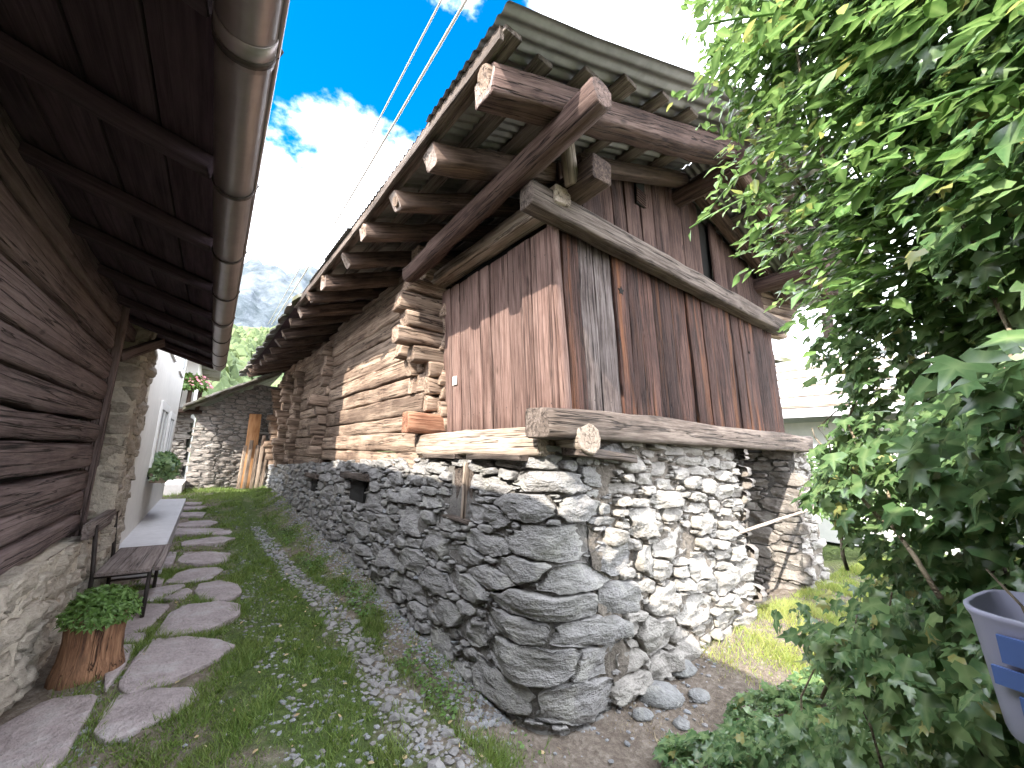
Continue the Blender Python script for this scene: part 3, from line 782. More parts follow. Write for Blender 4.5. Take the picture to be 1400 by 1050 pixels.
# stone slabs on the older roof further back, ragged along the eave
for row in range(3):
    y = 6.2 + .1 * row
    while y < YB:
        w = rng.uniform(.35, .65); x0 = XE(y) - .06 - rng.random() * .10 + row * .42; L = .6
        t = rng.uniform(.03, .06); z0 = .045 + row * .03 + rng.random() * .035
        c = Vector((x0, y, 0)); n = 10; Vv = []; Ff = []
        base = []
        for k in range(n):
            a = 2 * math.pi * k / n; sx_ = .5 * L * math.copysign(abs(math.cos(a)) ** .45, math.cos(a)); sy_ = .5 * w * math.copysign(abs(math.sin(a)) ** .45, math.sin(a))
            q = 1 + .12 * N3(math.cos(a), math.sin(a), y, 2, row)
            base.append((x0 + L / 2 + sx_ * q, y + w / 2 + sy_ * q))
        for zz in (0, t):
            for (bx, by) in base: Vv.append((bx, by, roof_z(bx, by) + roof_sag(by) + z0 + zz + .01 * N3(bx, by, zz, 8, 1)))
        Ff = [tuple(reversed(range(n))), tuple(range(n, 2*n))] + [(i, (i+1) % n, (i+1) % n + n, i + n) for i in range(n)]
        mesh_obj('roof_slab', Vv, Ff, M['slab'], roof, smooth=False, center=True)
        y += w * .93
# rafters on the alley side with pale sawn tips and a lath along their ends
ry = [1.66, 2.36, 3.00, 3.62, 4.36, 5.12, 5.86, 6.6, 7.3, 8.05, 8.8, 9.6, 10.4, 11.2, 12.0, 12.8, 13.6]
for k, y in enumerate(ry):
    x0 = XE(y) + .06 + (rng.uniform(-.03, .04) if k else -.02); x1 = RIDGE_X - .05
    r = .095 if k == 0 else rng.uniform(.065, .085)
    z0 = roof_z(x0, y) - r - .03 + roof_sag(y); z1 = roof_z(x1, y) - r - .03
    o = beam('rafter', (x0, y, z0), (x1, y + rng.uniform(-.05, .05), z1), r * 2.1, r * 2, M['purlin'] if k == 0 else M['rafter'], roof, .024, .38, 14, taper=1.0, bow=rng.uniform(-.02, .02), skew_end=rng.uniform(-.4, .4))
    o.data.materials.append(M['batten'])
    o.data.polygons[-2].material_index = 1; o.data.polygons[-1].material_index = 1
    # a split, paler stub end
    if k % 3 != 1: beam('rafter_tip', (x0 - .012, y - r * .2, z0 + .01), (x0 + .10, y - r * .2, z0 + .045), r * 1.1, r * 1.6, M['log'], roof, .012, .8, 3)
for y in (1.7, 3.1, 4.6, 6.0):
    beam('rafter', (XR - .05, y, roof_z(XR - .05, y) - .10), (RIDGE_X + .05, y, roof_z(RIDGE_X + .05, y) - .10), .15, .15, M['rafter'], roof, .015, .7)
# long timbers under the sheets, parallel to the eave
for k, t in enumerate((.03, .13, .25, .36, .5, .66, .83)):
    x = .9 + (RIDGE_X - .9) * t; y0 = YF + rng.uniform(.05, .25)
    beam('batten', (x, y0, roof_z(x, y0) + .032 + roof_sag(y0)), (x - .035 * 5.4, y0 + 5.4 , roof_z(x - .19, y0 + 5.4) + .01), rng.uniform(.10, .16), .035, M['batten'], roof, .006)
for t in (.1, .3, .5, .7, .93):
    x = RIDGE_X + (XR - RIDGE_X) * t
    beam('batten', (x, YF + .08, roof_z(x, 2) + .03), (x, 7.0, roof_z(x, 2) + .03), .12, .035, M['batten'], roof, .006)
for (ya, yb_) in ((1.46, 3.9), (3.9, 6.6)):
    pa = (XE(ya) + .015, ya, roof_z(XE(ya), ya) + .032 + roof_sag(ya)); pb = (XE(yb_) + .015, yb_, roof_z(XE(yb_), yb_) + .032 + roof_sag(yb_))
    beam('eave_lath', pa, pb, .03, .085, M['beam_grey'], roof, .004, seg=8)
for (x, r) in ((RIDGE_X, .12), (5.9, .11)):
    round_log('purlin', (x, 1.42, roof_z(x, 2) - .28), (x, 3.2, roof_z(x, 2) - .28), r, M['purlin'], roof, .015)
# the great eave purlin carried in front of the wall
round_log('eave_purlin', (1.56, 1.32, 3.66), (1.47, 3.95, 3.44), .098, M['purlin'], barn, .022, 16, taper=.95)

# log walls behind the box
def log_section(y0, y1, zb, inset, n, seed, mat):
    r = random.Random(seed); z = zb
    for k in range(n):
        h = r.uniform(.17, .26)
        zt = roof_z(SX(y0), y0) - .16
        if z + h > zt: h = zt - z
        if h < .06: break
        j = r.uniform(-.015, .02)
        if z > 3.0: j -= .0
        xa, xb = SX(y0) + inset + j, SX(y1) + inset + j + r.uniform(-.01, .01)
        beam('log', (xa, y0 - .05, z + h / 2), (xb, y1 + .05, z + h / 2 + r.uniform(-.012, .012)), .2, h - .008, mat, barn, .016, .3, 20, ns=3.2)
        z += h
log_section(4.15, 8.10, 1.36, .10, 14, 3, M['log'])
log_section(8.20, 12.1, 1.20, .14, 14, 4, M['log'])
log_section(12.2, 13.8, 1.00, .12, 14, 6, M['log'])
def log_stack(y, zb, ends, seed, w=.2, mat=None, inner=.9):
    r = random.Random(seed); z = zb
    for (xe, h) in ends:
        yy = y + r.uniform(-.025, .025)
        o = beam('log_end', (xe + r.uniform(-.02, .02), yy, z + h / 2 + r.uniform(-.008, .008)), (SX(y) + inner, yy, z + h / 2), w * r.uniform(.88, 1.12), h * .95, mat or M['log'], barn, .02, .4, 8, skew_end=r.uniform(-.25, .25))
        z += h
M['log_red'] = wood('red_log', (.12, .05, .03), (.27, .125, .075), (.40, .22, .14), crack=.8, var=.1)
s0 = SX(4.05)
beam('log_end', (s0 - .20, 4.02, 1.86), (s0 + .5, 4.02, 1.86), .20, .22, M['log_red'], barn, .012, .3, 6)
log_stack(4.08, 1.60, [(s0 + .10, .24), (s0 + .12, .16), (s0 + .02, .17), (s0 + .03, .19), (s0 + .01, .18), (s0 - .16, .17), (s0 - .36, .18), (s0 - .30, .18), (s0 - .38, .24), (s0 - .30, .16), (s0 - .12, .2), (s0 - .2, .2)], 1, .22)
log_stack(4.34, 1.62, [(s0 + .0, .2), (s0 + .0, .2), (s0 + .02, .2), (s0 - .02, .2), (s0 - .1, .2), (s0 - .22, .2), (s0 - .18, .2), (s0 - .1, .2), (s0 - .15, .2)], 12, .18)
log_stack(3.98, 1.78, [(1.98, .16), (1.95, .18), (1.97, .17), (1.94, .2), (1.97, .18), (1.92, .2), (1.9, .19), (1.88, .18)], 13, .14)
s1 = SX(8.2)
log_stack(8.2, 1.28, [(s1 - .02, .17), (s1 - .22, .18), (s1 - .16, .18), (s1 - .26, .2), (s1 - .1, .18), (s1 - .18, .17), (s1 - .3, .2), (s1 - .06, .18), (s1 - .12, .2), (s1 - .16, .2), (s1 - .12, .2), (s1 - .2, .2)], 2, .24)
s2 = SX(12.1)
log_stack(10.9, 1.15, [(SX(10.9) - .05 - .12 * ((k * 7) % 3) / 2, .19) for k in range(12)], 8, .24)
log_stack(12.2, 1.05, [(s2 - .12 - .2 * ((k * 5) % 4) / 4, .19) for k in range(13)], 3, .26)
log_stack(13.7, 1.0, [(SX(13.7) - .1 - .2 * ((k * 5) % 4) / 4, .19) for k in range(13)], 5, .26)
# right-hand corner stack under the far eave
for k in range(6):
    z = 3.42 + .11 * k
    beam('log_end', (5.9, 2.35, z), (6.55 + .12 * k, 2.20, z + .02 * k), .16, .105, M['log'], barn, .012, .5, 5)
beam('eave_board', (6.98, 1.75, 3.78), (7.12, 1.8, 3.35), .03, .13, M['batten'], barn, .004, up=(0, 1, 0))
# dark inside so that no daylight shows through the joints
prism('barn_core', [(2.16, 2.38, 1.7), (6.1, 2.38, 1.7), (6.1, 13.6, 1.7), (SX(13.6) + .3, 13.6, 1.7), (SX(4.3) + .3, 4.3, 1.7)], (0, 0, 2.2), M['dark'], barn)
# ------------------------------------------------------------------ left log house
house = thing('log_house', (-1.5, 1.5, 0), 'dark brown log house on the left with a low deep eave and gutter', 'house')
LX = -.85
def LPth(u, v, d): return Vector((-.79 + d + .06 * max(0, .4 - v), u, v))
ptop = lambda u: .80 - .03 * (u - 3) if u > 3 else .80
pbot = lambda u: gzf(-.75, u) - .1
pl = backing('stone_plinth', LPth, [-1 + 6.7 * i / 120 for i in range(121)], pbot, ptop, M['mortar_plinth'], house, .01, 16, .03)
S = pack(1.2, 5.7, ptop, pbot, [], lambda u, v: .085, 21, (), 1500, (1.3, 1.0, .7, .5, .35), (1.3, 3.0))
build_stones(pl, S, LPth, M['stone_plinth'], limit=120, depth=(.02, .06), grow=1.15, rough=.02, gap=.008)
V = []; F = []
for i in range(61):
    u = -1 + 6.7 * i / 60
    for j, x in enumerate((-.79, -.86, -.95)): V.append((x + .015 * N3(u, x, 0, 5, 2), u, ptop(u) + .02 * N3(u, x, 1, 4, 2) + .01 * j))
for i in range(60):
    for j in range(2): F.append((i*3+j, i*3+j+1, (i+1)*3+j+1, (i+1)*3+j))
mesh_obj('plinth_top', V, F, M['mortar_plinth'], pl)
z = .78; r = random.Random(31)
box('log_backing', (LX - .22, -3.0, .75), (LX - .13, 5.1, 2.8), M['dark'], house)
while z < 2.86:
    h = r.uniform(.17, .27)
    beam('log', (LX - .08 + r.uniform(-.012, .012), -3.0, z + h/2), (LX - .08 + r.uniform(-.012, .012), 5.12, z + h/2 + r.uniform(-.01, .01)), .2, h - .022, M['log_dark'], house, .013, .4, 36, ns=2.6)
    z += h
# doorway at the end of the log wall
beam('door_post', (LX - .03, 5.14, .66), (LX - .03, 5.06, 2.86), .10, .16, M['log_dark'], house, .008, up=(1, 0, 0))
door = beam('door', (LX - .06, 5.42, .64), (LX - .06, 5.38, 1.28), .52, .05, M['log_dark'], house, .005, .1, up=(1, 0, 0))
beam('door_board', (LX - .05, 5.42, 1.30), (LX - .05, 5.38, 1.92), .52, .05, M['log_dark'], door, .005, .1, up=(1, 0, 0))
beam('door_board', (LX - .06, 5.40, 1.94), (LX - .06, 5.38, 2.62), .52, .05, M['log_dark'], door, .005, .1, up=(1, 0, 0))
beam('door_lintel', (LX - .02, 5.05, 2.66), (LX - .02, 5.75, 2.66), .14, .12, M['log_dark'], house, .01)
beam('brace', (LX + .02, 5.2, 2.35), (LX + .25, 5.75, 2.66), .07, .09, M['log_dark'], house, .006)
# roof with boarded soffit
GZ_ = 2.58
def lroof(x): return GZ_ + .02 + .30 * (-.06 - x)
for k in range(13):
    x0 = -.10 - k * .2; x1 = x0 - .197
    zc = (lroof(x0) + lroof(x1)) / 2
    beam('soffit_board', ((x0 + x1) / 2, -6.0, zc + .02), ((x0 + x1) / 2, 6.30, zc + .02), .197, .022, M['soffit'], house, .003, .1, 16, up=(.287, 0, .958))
y = -5.6
while y < 6.3:
    xa, xb = -.14, -2.6
    beam('rafter', (xa, y, lroof(xa) - .03), (xb, y + .03, lroof(xb) - .03), .09, .06, M['soffit'], house, .008, .3, 8)
    y += .74
prism('roof_covering', [(-.02, -6.05, lroof(-.02) + .05), (-2.8, -6.05, lroof(-2.8) + .05), (-2.8, -6.05, lroof(-2.8) + .11), (-.02, -6.05, lroof(-.02) + .10)], (0, 12.4, 0), M['slab'], house)
prism('roof_far_slope', [(-2.8, -6.05, lroof(-2.8) + .05), (-5.6, -6.05, lroof(-.02)), (-5.6, -6.05, lroof(-.02) + .06), (-2.8, -6.05, lroof(-2.8) + .11)], (0, 12.4, 0), M['slab'], house)
beam('verge_board', (-.10, 6.33, lroof(-.10) - .02), (-2.7, 6.33, lroof(-2.7) - .02), .03, .15, M['soffit'], house, .004)
box('back_wall', (-5.2, -5.8, 0), (-1.2, 5.1, 2.7), M['dark'], house)
# gutter: half-round channel with joints and hooks
def half_round(name, y0, y1, r, mat, parent, cx=-.068, cz=GZ_, th=.004, lift=0.0):
    V = []; F = []; K = 14
    for y in (y0, y1):
        for rr_ in (r, r - th):
            for k in range(K + 1):
                a = math.pi + math.pi * k / K
                V.append((cx + rr_ * math.cos(a), y, cz + rr_ * math.sin(a)))
    n = K + 1
    for k in range(K):
        F.append((k, k+1, 2*n + k+1, 2*n + k)); F.append((n + k, 3*n + k, 3*n + k+1, n + k+1))
        F.append((k, n + k, n + k+1, k+1)); F.append((2*n + k, 2*n + k+1, 3*n + k+1, 3*n + k))
    for e in (0, K): F.append((e, 2*n + e, 3*n + e, n + e))
    return mesh_obj(name, V, F, mat, parent, center=True)
gut = half_round('gutter', -6.0, 6.36, .066, M['gutter'], house)
tube('gutter_bead', [(0.0, -6.0, GZ_ + .002), (0.0, 6.36, GZ_ + .002)], .009, M['gutter'], gut)
y = -5.2; k = 0
while y < 6.35:
    half_round('gutter_bracket', y, y + .022, .071, M['gutter_hook'], gut)
    tube('gutter_hook', [(.003, y + .011, GZ_ - .005), (.012, y + .011, GZ_ + .022), (.002, y + .011, GZ_ + .035)], .004, M['gutter_hook'], gut, 6)
    y += .70
for y in (-2.1, 1.05, 3.95): half_round('gutter_joint', y, y + .09, .069, M['gutter'], gut)
# ------------------------------------------------------------------ white house further along
wh = thing('white_house', (-2.5, 9.2, 0), 'white plastered house with exposed corner stones behind the log house', 'house')
WX = -.72
prism('wall', [(WX, 6.45, -.1), (WX, 11.7, -.1), (-3.3, 11.7, -.1), (-3.3, 6.45, -.1)], (0, 0, 5.2), M['plaster'], wh)
def QP(u, v, d):
    return Vector((WX + u, 5.69 - d, v)) if u < 0 else Vector((WX + d, 5.69 + u, v))
qb = backing('stone_quoin', QP, [-.40 + .40 * i / 8 for i in range(8)] + [.84 * i / 16 for i in range(17)], lambda u: .0, lambda u: 2.75, M['mortar_plinth'], wh, .012, 40, .012)
SS = pack(-.34, .80, lambda u: 2.75, lambda u: .0, [], lambda u, v: .115, 61, (), 900, (1.2, 1.0, .8, .55), (1.6, 3.0))
build_stones(qb, SS, QP, M['stone_plinth'], depth=(.03, .05), gap=.010, rough=.012, grow=1.2)
box('quoin_core', (-1.4, 5.71, -.1), (WX - .02, 6.44, 3.1), M['mortar_plinth'], wh)
for (y0, y1, z0, z1) in ((8.25, 9.25, 1.32, 2.10), (9.95, 10.75, 1.40, 2.05), (7.9, 8.9, 3.1, 3.95), (10.2, 11.0, 3.1, 3.95)):
    w = box('window', (WX - .02, y0, z0), (WX + .012, y1, z1), M['glass'], wh)
    for (a, b, c, d) in ((y0 - .12, y1 + .12, z1, z1 + .12), (y0 - .12, y1 + .12, z0 - .12, z0), (y0 - .12, y0, z0, z1), (y1, y1 + .12, z0, z1)):
        box('surround', (WX - .01, a, c), (WX + .03, b, d), M['white'], w)
    box('mullion', (WX, (y0 + y1) / 2 - .03, z0), (WX + .025, (y0 + y1) / 2 + .03, z1), M['white'], w)
prism('roof', [(WX + .6, 6.3, 5.0), (-3.8, 6.3, 5.0), (-3.8, 6.3, 5.12), (-1.95, 6.3, 5.9), (WX + .6, 6.3, 5.12)], (0, 5.5, 0), M['slab'], wh)
prism('eave_board', [(WX + .55, 6.5, 4.93), (WX + .55, 11.75, 4.93), (WX + .61, 11.75, 4.93), (WX + .61, 6.5, 4.93)], (0, 0, .065), M['soffit'], wh)
ledge = prism('stone_ledge', [(WX, 6.32, .0), (-.28, 6.30, .0), (-.30, 11.25, .0), (WX, 11.25, .0)], (0, 0, .37), M['ledge'])
for v in ledge.data.vertices:
    if v.co.z > .3: v.co.z += .012 * (v.co.y) 
tag(ledge, 'long pale stone ledge running along the foot of the white house', 'ledge')
fb = thing('flower_box', (WX + .12, 8.6, 1.0), 'flower box of dark green leaves under the white house window', 'flower box')
box('box', (WX + .035, 8.1, .98), (WX + .22, 9.1, 1.12), M['greyboard'], fb)

# ------------------------------------------------------------------ bench
bench = thing('bench', (-.5, 5.35, 0), 'weathered wooden bench with iron legs against the left wall', 'bench')
for k, xx in enumerate((-.60, -.44, -.31)):
    pass
beam('seat', (-.47, 4.92, .452), (-.45, 5.98, .450), .36, .032, M['bench'], bench, .004, .2, 8)
beam('seat', (-.255, 4.95, .452), (-.245, 6.00, .450), .055, .030, M['bench'], bench, .004, .2, 8)
beam('backrest', (-.735, 4.80, .83), (-.72, 6.18, .83), .05, .13, M['bench'], bench, .004, .2, 8)
for y in (5.00, 5.90):
    tube('leg', [(-.30, y, gzf(-.3, y) - .01), (-.30, y, .44)], .016, M['iron'], bench)
    tube('rear_leg', [(-.66, y, gzf(-.66, y) - .01), (-.67, y, .45), (-.71, y, .85)], .016, M['iron'], bench)
    tube('brace', [(-.67, y, .42), (-.30, y, .42)], .012, M['iron'], bench)
    tube('brace', [(-.67, y, .17), (-.30, y, .17)], .010, M['iron'], bench)
# ------------------------------------------------------------------ planter
planter = thing('planter', (-.47, 4.02, 0), 'hollow reddish tree stump planter with a bushy green plant', 'planter')
V = []; F = []; K = 28; rings = [(.205, -.02), (.20, .05), (.175, .15), (.165, .28), (.172, .40), (.176, .45), (.150, .455), (.14, .40), (.0, .39)]
for q, (rad, z) in enumerate(rings):
    for k in range(K):
        a = 2 * math.pi * k / K
        w = .022 * N3(math.cos(a) * 2.2, math.sin(a) * 2.2, z * .5, 1.6, 4) + .010 * N3(math.cos(a) * 6, math.sin(a) * 6, z * .6, 2, 9)
        rr_ = max(0, rad + w * (1 if rad > .15 else .3))
        V.append((rr_ * math.cos(a), rr_ * math.sin(a), z + (.02 * N3(a, z, 0, 1.5, 2) if 4 < q < 7 else 0)))
for q in range(len(rings) - 1):
    for k in range(K): F.append((q*K+k, q*K+(k+1) % K, (q+1)*K+(k+1) % K, (q+1)*K+k))
# local X must run up the stump for the grain
Mst = Matrix(((0, 1, 0, -.47), (0, 0, 1, 4.02), (1, 0, 0, gzf(-.47, 4.02)), (0, 0, 0, 1)))
mesh_obj('stump', [(z, x, y) for (x, y, z) in V], F, M['stump'], planter, Mst @ Matrix.Diagonal((.84, .88, .88, 1)))

# ------------------------------------------------------------------ leaf builders (numpy)
def leaf_template(kind):
    if kind == 'ivy':                                        # five lobes, folded along the midrib
        P = [(0, 0, 0), (-.28, -.06, .02), (-.48, .18, -.05), (-.24, .34, .03), (-.34, .62, -.04), (-.12, .60, .03), (0, 1.0, -.10), (.12, .60, .03), (.34, .62, -.04), (.24, .34, .03), (.48, .18, -.05), (.28, -.06, .02), (0, .38, .0)]
        F = [(12, i, i + 1) for i in range(0, 11)] + [(12, 11, 0)]
    elif kind == 'lance':
        P = [(0, 0, 0), (-.17, .28, .05), (-.19, .55, .04), (0, 1.0, -.12), (.19, .55, .04), (.17, .28, .05), (0, .45, -.02)]
        F = [(6, 0, 1), (6, 1, 2), (6, 2, 3), (6, 3, 4), (6, 4, 5), (6, 5, 0)]
    else:
        P = [(0, 0, 0), (-.3, .3, .04), (-.26, .7, .04), (0, 1, -.06), (.26, .7, .04), (.3, .3, .04)]
        F = [(0, 5, 4), (0, 4, 3), (0, 3, 2), (0, 2, 1)]
        F = [tuple(reversed(f)) for f in F]
    return np.array(P, float), np.array(F, int)
def leaf_frames(nrm, tip):
    n_ = nrm / np.linalg.norm(nrm, axis=1, keepdims=True)
    t = tip - (tip * n_).sum(1, keepdims=True) * n_
    t /= np.linalg.norm(t, axis=1, keepdims=True) + 1e-9
    b = np.cross(t, n_)
    return np.stack([b, t, n_], 2)                            # columns: side, tip, normal
def leaves_mesh(name, pos, nrm, tip, size, kind, mat, parent=None, singles=0, eye=(0, 0, 1.55), single_name='leaf'):
    P, F = leaf_template(kind); n = len(pos); R = leaf_frames(nrm, tip)
    r = np.random.default_rng(len(pos) + 5)
    sc = np.asarray(size)[:, None, None]
    PP = np.repeat(P[None], n, 0) * sc
    PP[:, :, 2] += r.normal(0, .05, PP.shape[:2]) * sc[:, :, 0]
    PP[:, :, 0] *= r.uniform(.85, 1.2, (n, 1))
    vein = np.zeros(len(P), np.float32); vein[0] = .9; vein[-1 if kind != 'oval' else 0] = 1.0; vein[np.argmax(P[:, 1])] = .7
    W_ = np.einsum('nij,nkj->nki', R, PP) + pos[:, None, :]
    order = np.arange(n); keep = order
    if singles:
        d = np.linalg.norm(pos - np.array(eye), axis=1); key = np.asarray(size) / d
        vis = project_ok(pos)
        o_ = np.argsort(-(key * vis)); pick = o_[:singles]; keep = o_[singles:]
        for i in pick:
            c = pos[i]
            so = mesh_obj(single_name, (W_[i] - c).tolist(), [tuple(f) for f in F], mat, parent, Matrix.Translation(Vector(c.tolist())), smooth=True)
            so.data.attributes.new('vein', 'FLOAT', 'POINT').data.foreach_set('value', vein)
    Vs = W_[keep].reshape(-1, 3); Fs = (F[None] + (np.arange(len(keep)) * len(P))[:, None, None]).reshape(-1, 3)
    o = big_mesh(name, Vs, Fs, mat, parent, True); tag(o, kind='stuff')
    o.data.attributes.new('vein', 'FLOAT', 'POINT').data.foreach_set('value', np.tile(vein, len(keep)))
    return o
CR = np.array([[rt.x, rt.y, rt.z], [dn.x, dn.y, dn.z], [fw.x, fw.y, fw.z]])
def project_ok(pos):
    q = (pos - np.array([0, 0, 1.55])) @ CR.T
    x = q[:, 0] / np.maximum(q[:, 2], .01) * 545; y = q[:, 1] / np.maximum(q[:, 2], .01) * 545
    return ((q[:, 2] > .3) & (np.abs(x) < 720) & (np.abs(y) < 545)).astype(float)
nr = np.random.default_rng(12)
def bush(name, parent, c, rad, n, size, kind, mat):
    d = nr.normal(0, 1, (n, 3)); d /= np.linalg.norm(d, axis=1, keepdims=True)
    d[:, 2] = np.abs(d[:, 2]) * 1.0 - .15
    q = nr.uniform(.45, 1.0, (n, 1)) ** .5
    pos = np.array(c) + d * q * np.array(rad)
    return leaves_mesh(name, pos, d + nr.normal(0, .5, (n, 3)) + [0, 0, .5], d + nr.normal(0, .6, (n, 3)), nr.uniform(.6, 1.3, n) * size, kind, mat, parent)
bush('foliage', planter, (-.46, 4.05, .40), (.20, .23, .20), 3200, .034, 'lance', M['plant'])
bush('foliage', fb, (WX + .14, 8.6, 1.12), (.16, .62, .34), 900, .11, 'ivy', M['ivy'])

# ------------------------------------------------------------------ ivy and vine on the right
ivy = thing('ivy_thicket', (1.7, .1, 0), 'dense dark green ivy thicket filling the right edge', 'ivy')
KN = [(-.05, 2.25, .82), (.5, 2.25, .78), (1.2, 2.10, .60), (1.7, 2.08, .62), (1.86, 2.05, .48), (2.22, 1.93, .40), (2.6, 1.80, .50), (3.0, 1.75, .60), (3.7, 1.66, .64), (4.8, 1.6, .6)]
kz = np.array([k[0] for k in KN]); kx = np.array([k[1] for k in KN]); ky = np.array([k[2] for k in KN])
def ivy_points(n, zlo, zhi, t_hi=1.7, deep=.4, lump=.16, seed=1):
    r = np.random.default_rng(seed)
    z = r.uniform(zlo, zhi, n); t = r.uniform(-.02, t_hi, n)
    Lx = np.interp(z, kz, kx); Ly = np.interp(z, kz, ky)
    Rx = 1.02 + .05 * np.sin(z * 3); Ry = np.full(n, -.22)
    x = Lx + (Rx - Lx) * t; y = Ly + (Ry - Ly) * t
    over = t > 1
    x = np.where(over, Rx - .05 * (t - 1), x); y = np.where(over, Ry - (t - 1) * 1.1, y)
    dx, dy = Rx - Lx, Ry - Ly; l = np.hypot(dx, dy)
    nx, ny = dy / l, -dx / l                                   # towards the lane
    s = np.sign(nx * (0 - x) + ny * (0 - y)); s[s == 0] = 1
    nx, ny = nx * s, ny * s
    lumpv = lump * (np.sin(x * 7.1 + z * 5.3) * np.sin(z * 6.7 - y * 5.1) + .6 * np.sin(z * 13.1 + x * 11.0) * np.sin(y * 12.0 + z * 3))
    dep = r.exponential(.10, n); dep = np.minimum(dep, deep)
    x = x + nx * (lumpv - dep); y = y + ny * (lumpv - dep)
    pos = np.stack([x, y, z], 1) + r.normal(0, .015, (n, 3))
    nrm = np.stack([nx, ny, np.zeros(n)], 1)
    return pos, nrm, r
pos, nrm, r = ivy_points(17500, 0.05, 4.4, seed=4)
keepm = ~((pos[:, 2] > 2.15) & (pos[:, 1] > -.05 + .05 * np.sin(pos[:, 2] * 9)) & (r.random(len(pos)) < .45))
keepm &= ~((pos[:, 0] < 1.52) & (pos[:, 0] > 1.0) & (np.abs(pos[:, 1] - .02) < .13) & (pos[:, 2] > .98) & (pos[:, 2] < 1.36))   # the ivy has not grown over the bin
pos = pos[keepm]; nrm = nrm[keepm]; n = len(pos)
sz = .036 + .066 * r.random(n) ** 1.7
leaves_mesh('foliage', pos, nrm * .75 + np.array([-.25, 0, .75]) + r.normal(0, .42, (n, 3)), np.array([0, 0, -1.0]) + nrm * .5 + r.normal(0, .45, (n, 3)), sz, 'ivy', M['ivy'], ivy, singles=300)
# inner dark mass: branching stems and dead leaves
for k in range(16):
    t = rng.uniform(.05, 1.3); x0 = 2.1 - 1.0 * t; y0 = .55 - .75 * t
    pts = []; x1, y1 = x0 + .28, y0 - .28
    for j in range(9):
        pts.append((x1 + .10 * N3(k, j * .5, 0, 1, 1), y1 + .10 * N3(k, j * .5, 5, 1, 2), -.05 + j * .52))
    tube('stem', pts, [.035 - .003 * j for j in range(9)], M['bark'], ivy, 7)
M['runner'] = wood('ivy_runner', (.10, .075, .05), (.20, .155, .105), (.30, .25, .18), crack=.3)
for k in range(16):
    z = rng.uniform(.1, 2.6); t = rng.uniform(.05, 1.0); pts = []
    dt = rng.uniform(-.045, .045); dz_ = rng.uniform(.02, .14)
    for j in range(9):
        lx, ly = np.interp(z, kz, kx), np.interp(z, kz, ky)
        px_, py_ = lx + (1.02 - lx) * t, ly + (-.22 - ly) * t
        d_ = .02 + .05 * N3(k, j * .6, 0, 1, 4)
        pts.append((px_ - .55 * d_, py_ + .83 * d_, z))
        t = min(1.05, max(0, t + dt + .03 * N3(k, j, 2, 1, 3))); z += dz_ * (.6 + .8 * rng.random())
    tube('runner', pts, [.007 - .0006 * j for j in range(9)], M['runner'], ivy, 6)
pos, nrm, r = ivy_points(8000, 0.0, 4.6, deep=.6, seed=9)
pos -= nrm * r.uniform(.18, .5, (len(pos), 1)); n = len(pos)
o = leaves_mesh('inner_foliage', pos, nrm + r.normal(0, .6, (n, 3)), r.normal(0, 1, (n, 3)), r.uniform(.10, .17, n), 'oval', M['ivy'], ivy)
# ivy creeping over the ground
ci = thing('ground_ivy', (2.3, .9, 0), 'low shaded ivy spreading over the ground at the lower right', 'ivy', kind=None)
r = np.random.default_rng(77); n = 12000
x = r.uniform(1.0, 4.3, n); y = r.uniform(-.4, 1.6, n)
edge = np.interp(x, [1.0, 1.7, 2.1, 2.6, 3.2, 4.3], [.55, 1.18, 1.42, 1.46, 1.34, 1.15]) + .08 * np.sin(x * 9)
inner = edge - y
kk = inner > 0
x, y, inner = x[kk], y[kk], inner[kk]; n = len(x)
h = np.minimum(.10 + .55 * inner, .42) * (1 - .25 * np.sin(x * 6 + y * 4)) * r.uniform(.55, 1.0, n)
pos = np.stack([x, y, gz(x, y) + h], 1)
nn = np.stack([np.full(n, -.35), np.full(n, .35), np.ones(n)], 1) + r.normal(0, .35, (n, 3))
leaves_mesh('foliage', pos, nn, np.stack([-np.ones(n) * .5, np.ones(n) * .4, -.2 * np.ones(n)], 1) + r.normal(0, .7, (n, 3)), r.uniform(.035, .08, n), 'ivy', M['ivy'], ci, singles=150)

vine = thing('climbing_vine', (1.8, .6, 2.2), 'bright green leafy vine overhanging the lane at the upper right', 'vine')
# leaves gathered on many drooping shoots
r = np.random.default_rng(5); LP = []; LN = []; LT = []; LS = []
shoots = 0
def vine_edge(z): return np.interp(z, kz, kx), np.interp(z, kz, ky)
for k in range(560):
    z = r.uniform(2.12, 4.4); t = r.uniform(0.0, .86) ** 1.25
    lx, ly = vine_edge(z); rx, ry_ = 1.02, -.22
    bx = lx + (rx - lx) * t; by = ly + (ry_ - ly) * t
    nx, ny = -.55, .83
    d0 = r.uniform(-.22, .12)
    p = np.array([bx + nx * d0, by + ny * d0, z])
    dirv = np.array([-.25 + r.normal(0, .35), .45 + r.normal(0, .35), r.normal(-.1, .35)]); dirv /= np.linalg.norm(dirv)
    L = r.uniform(.14, .34); m = r.integers(9, 17)
    pts = []
    for j in range(m):
        s = j / (m - 1); q = p + dirv * L * s + np.array([0, 0, -.18 * s * s * L])
        pts.append(q)
        side = np.array([-dirv[1], dirv[0], 0]); side /= np.linalg.norm(side) + 1e-6
        sg = 1 if j % 2 else -1
        LP.append(q + r.normal(0, .008, 3)); LT.append(dirv * .6 + side * sg * .8 + np.array([0, 0, -.35]) + r.normal(0, .3, 3))
        LN.append(np.array([-.35, .1, .9]) + r.normal(0, .38, 3)); LS.append(r.uniform(.045, .10) * (1.1 - .4 * s))
    if k % 4 == 0: tube('shoot', [tuple(q) for q in pts[::3]] + [tuple(pts[-1])], .004, M['vine'], vine, 5)
leaves_mesh('foliage', np.array(LP), np.array(LN), np.array(LT), np.array(LS), 'lance', M['vine'], vine, singles=300)
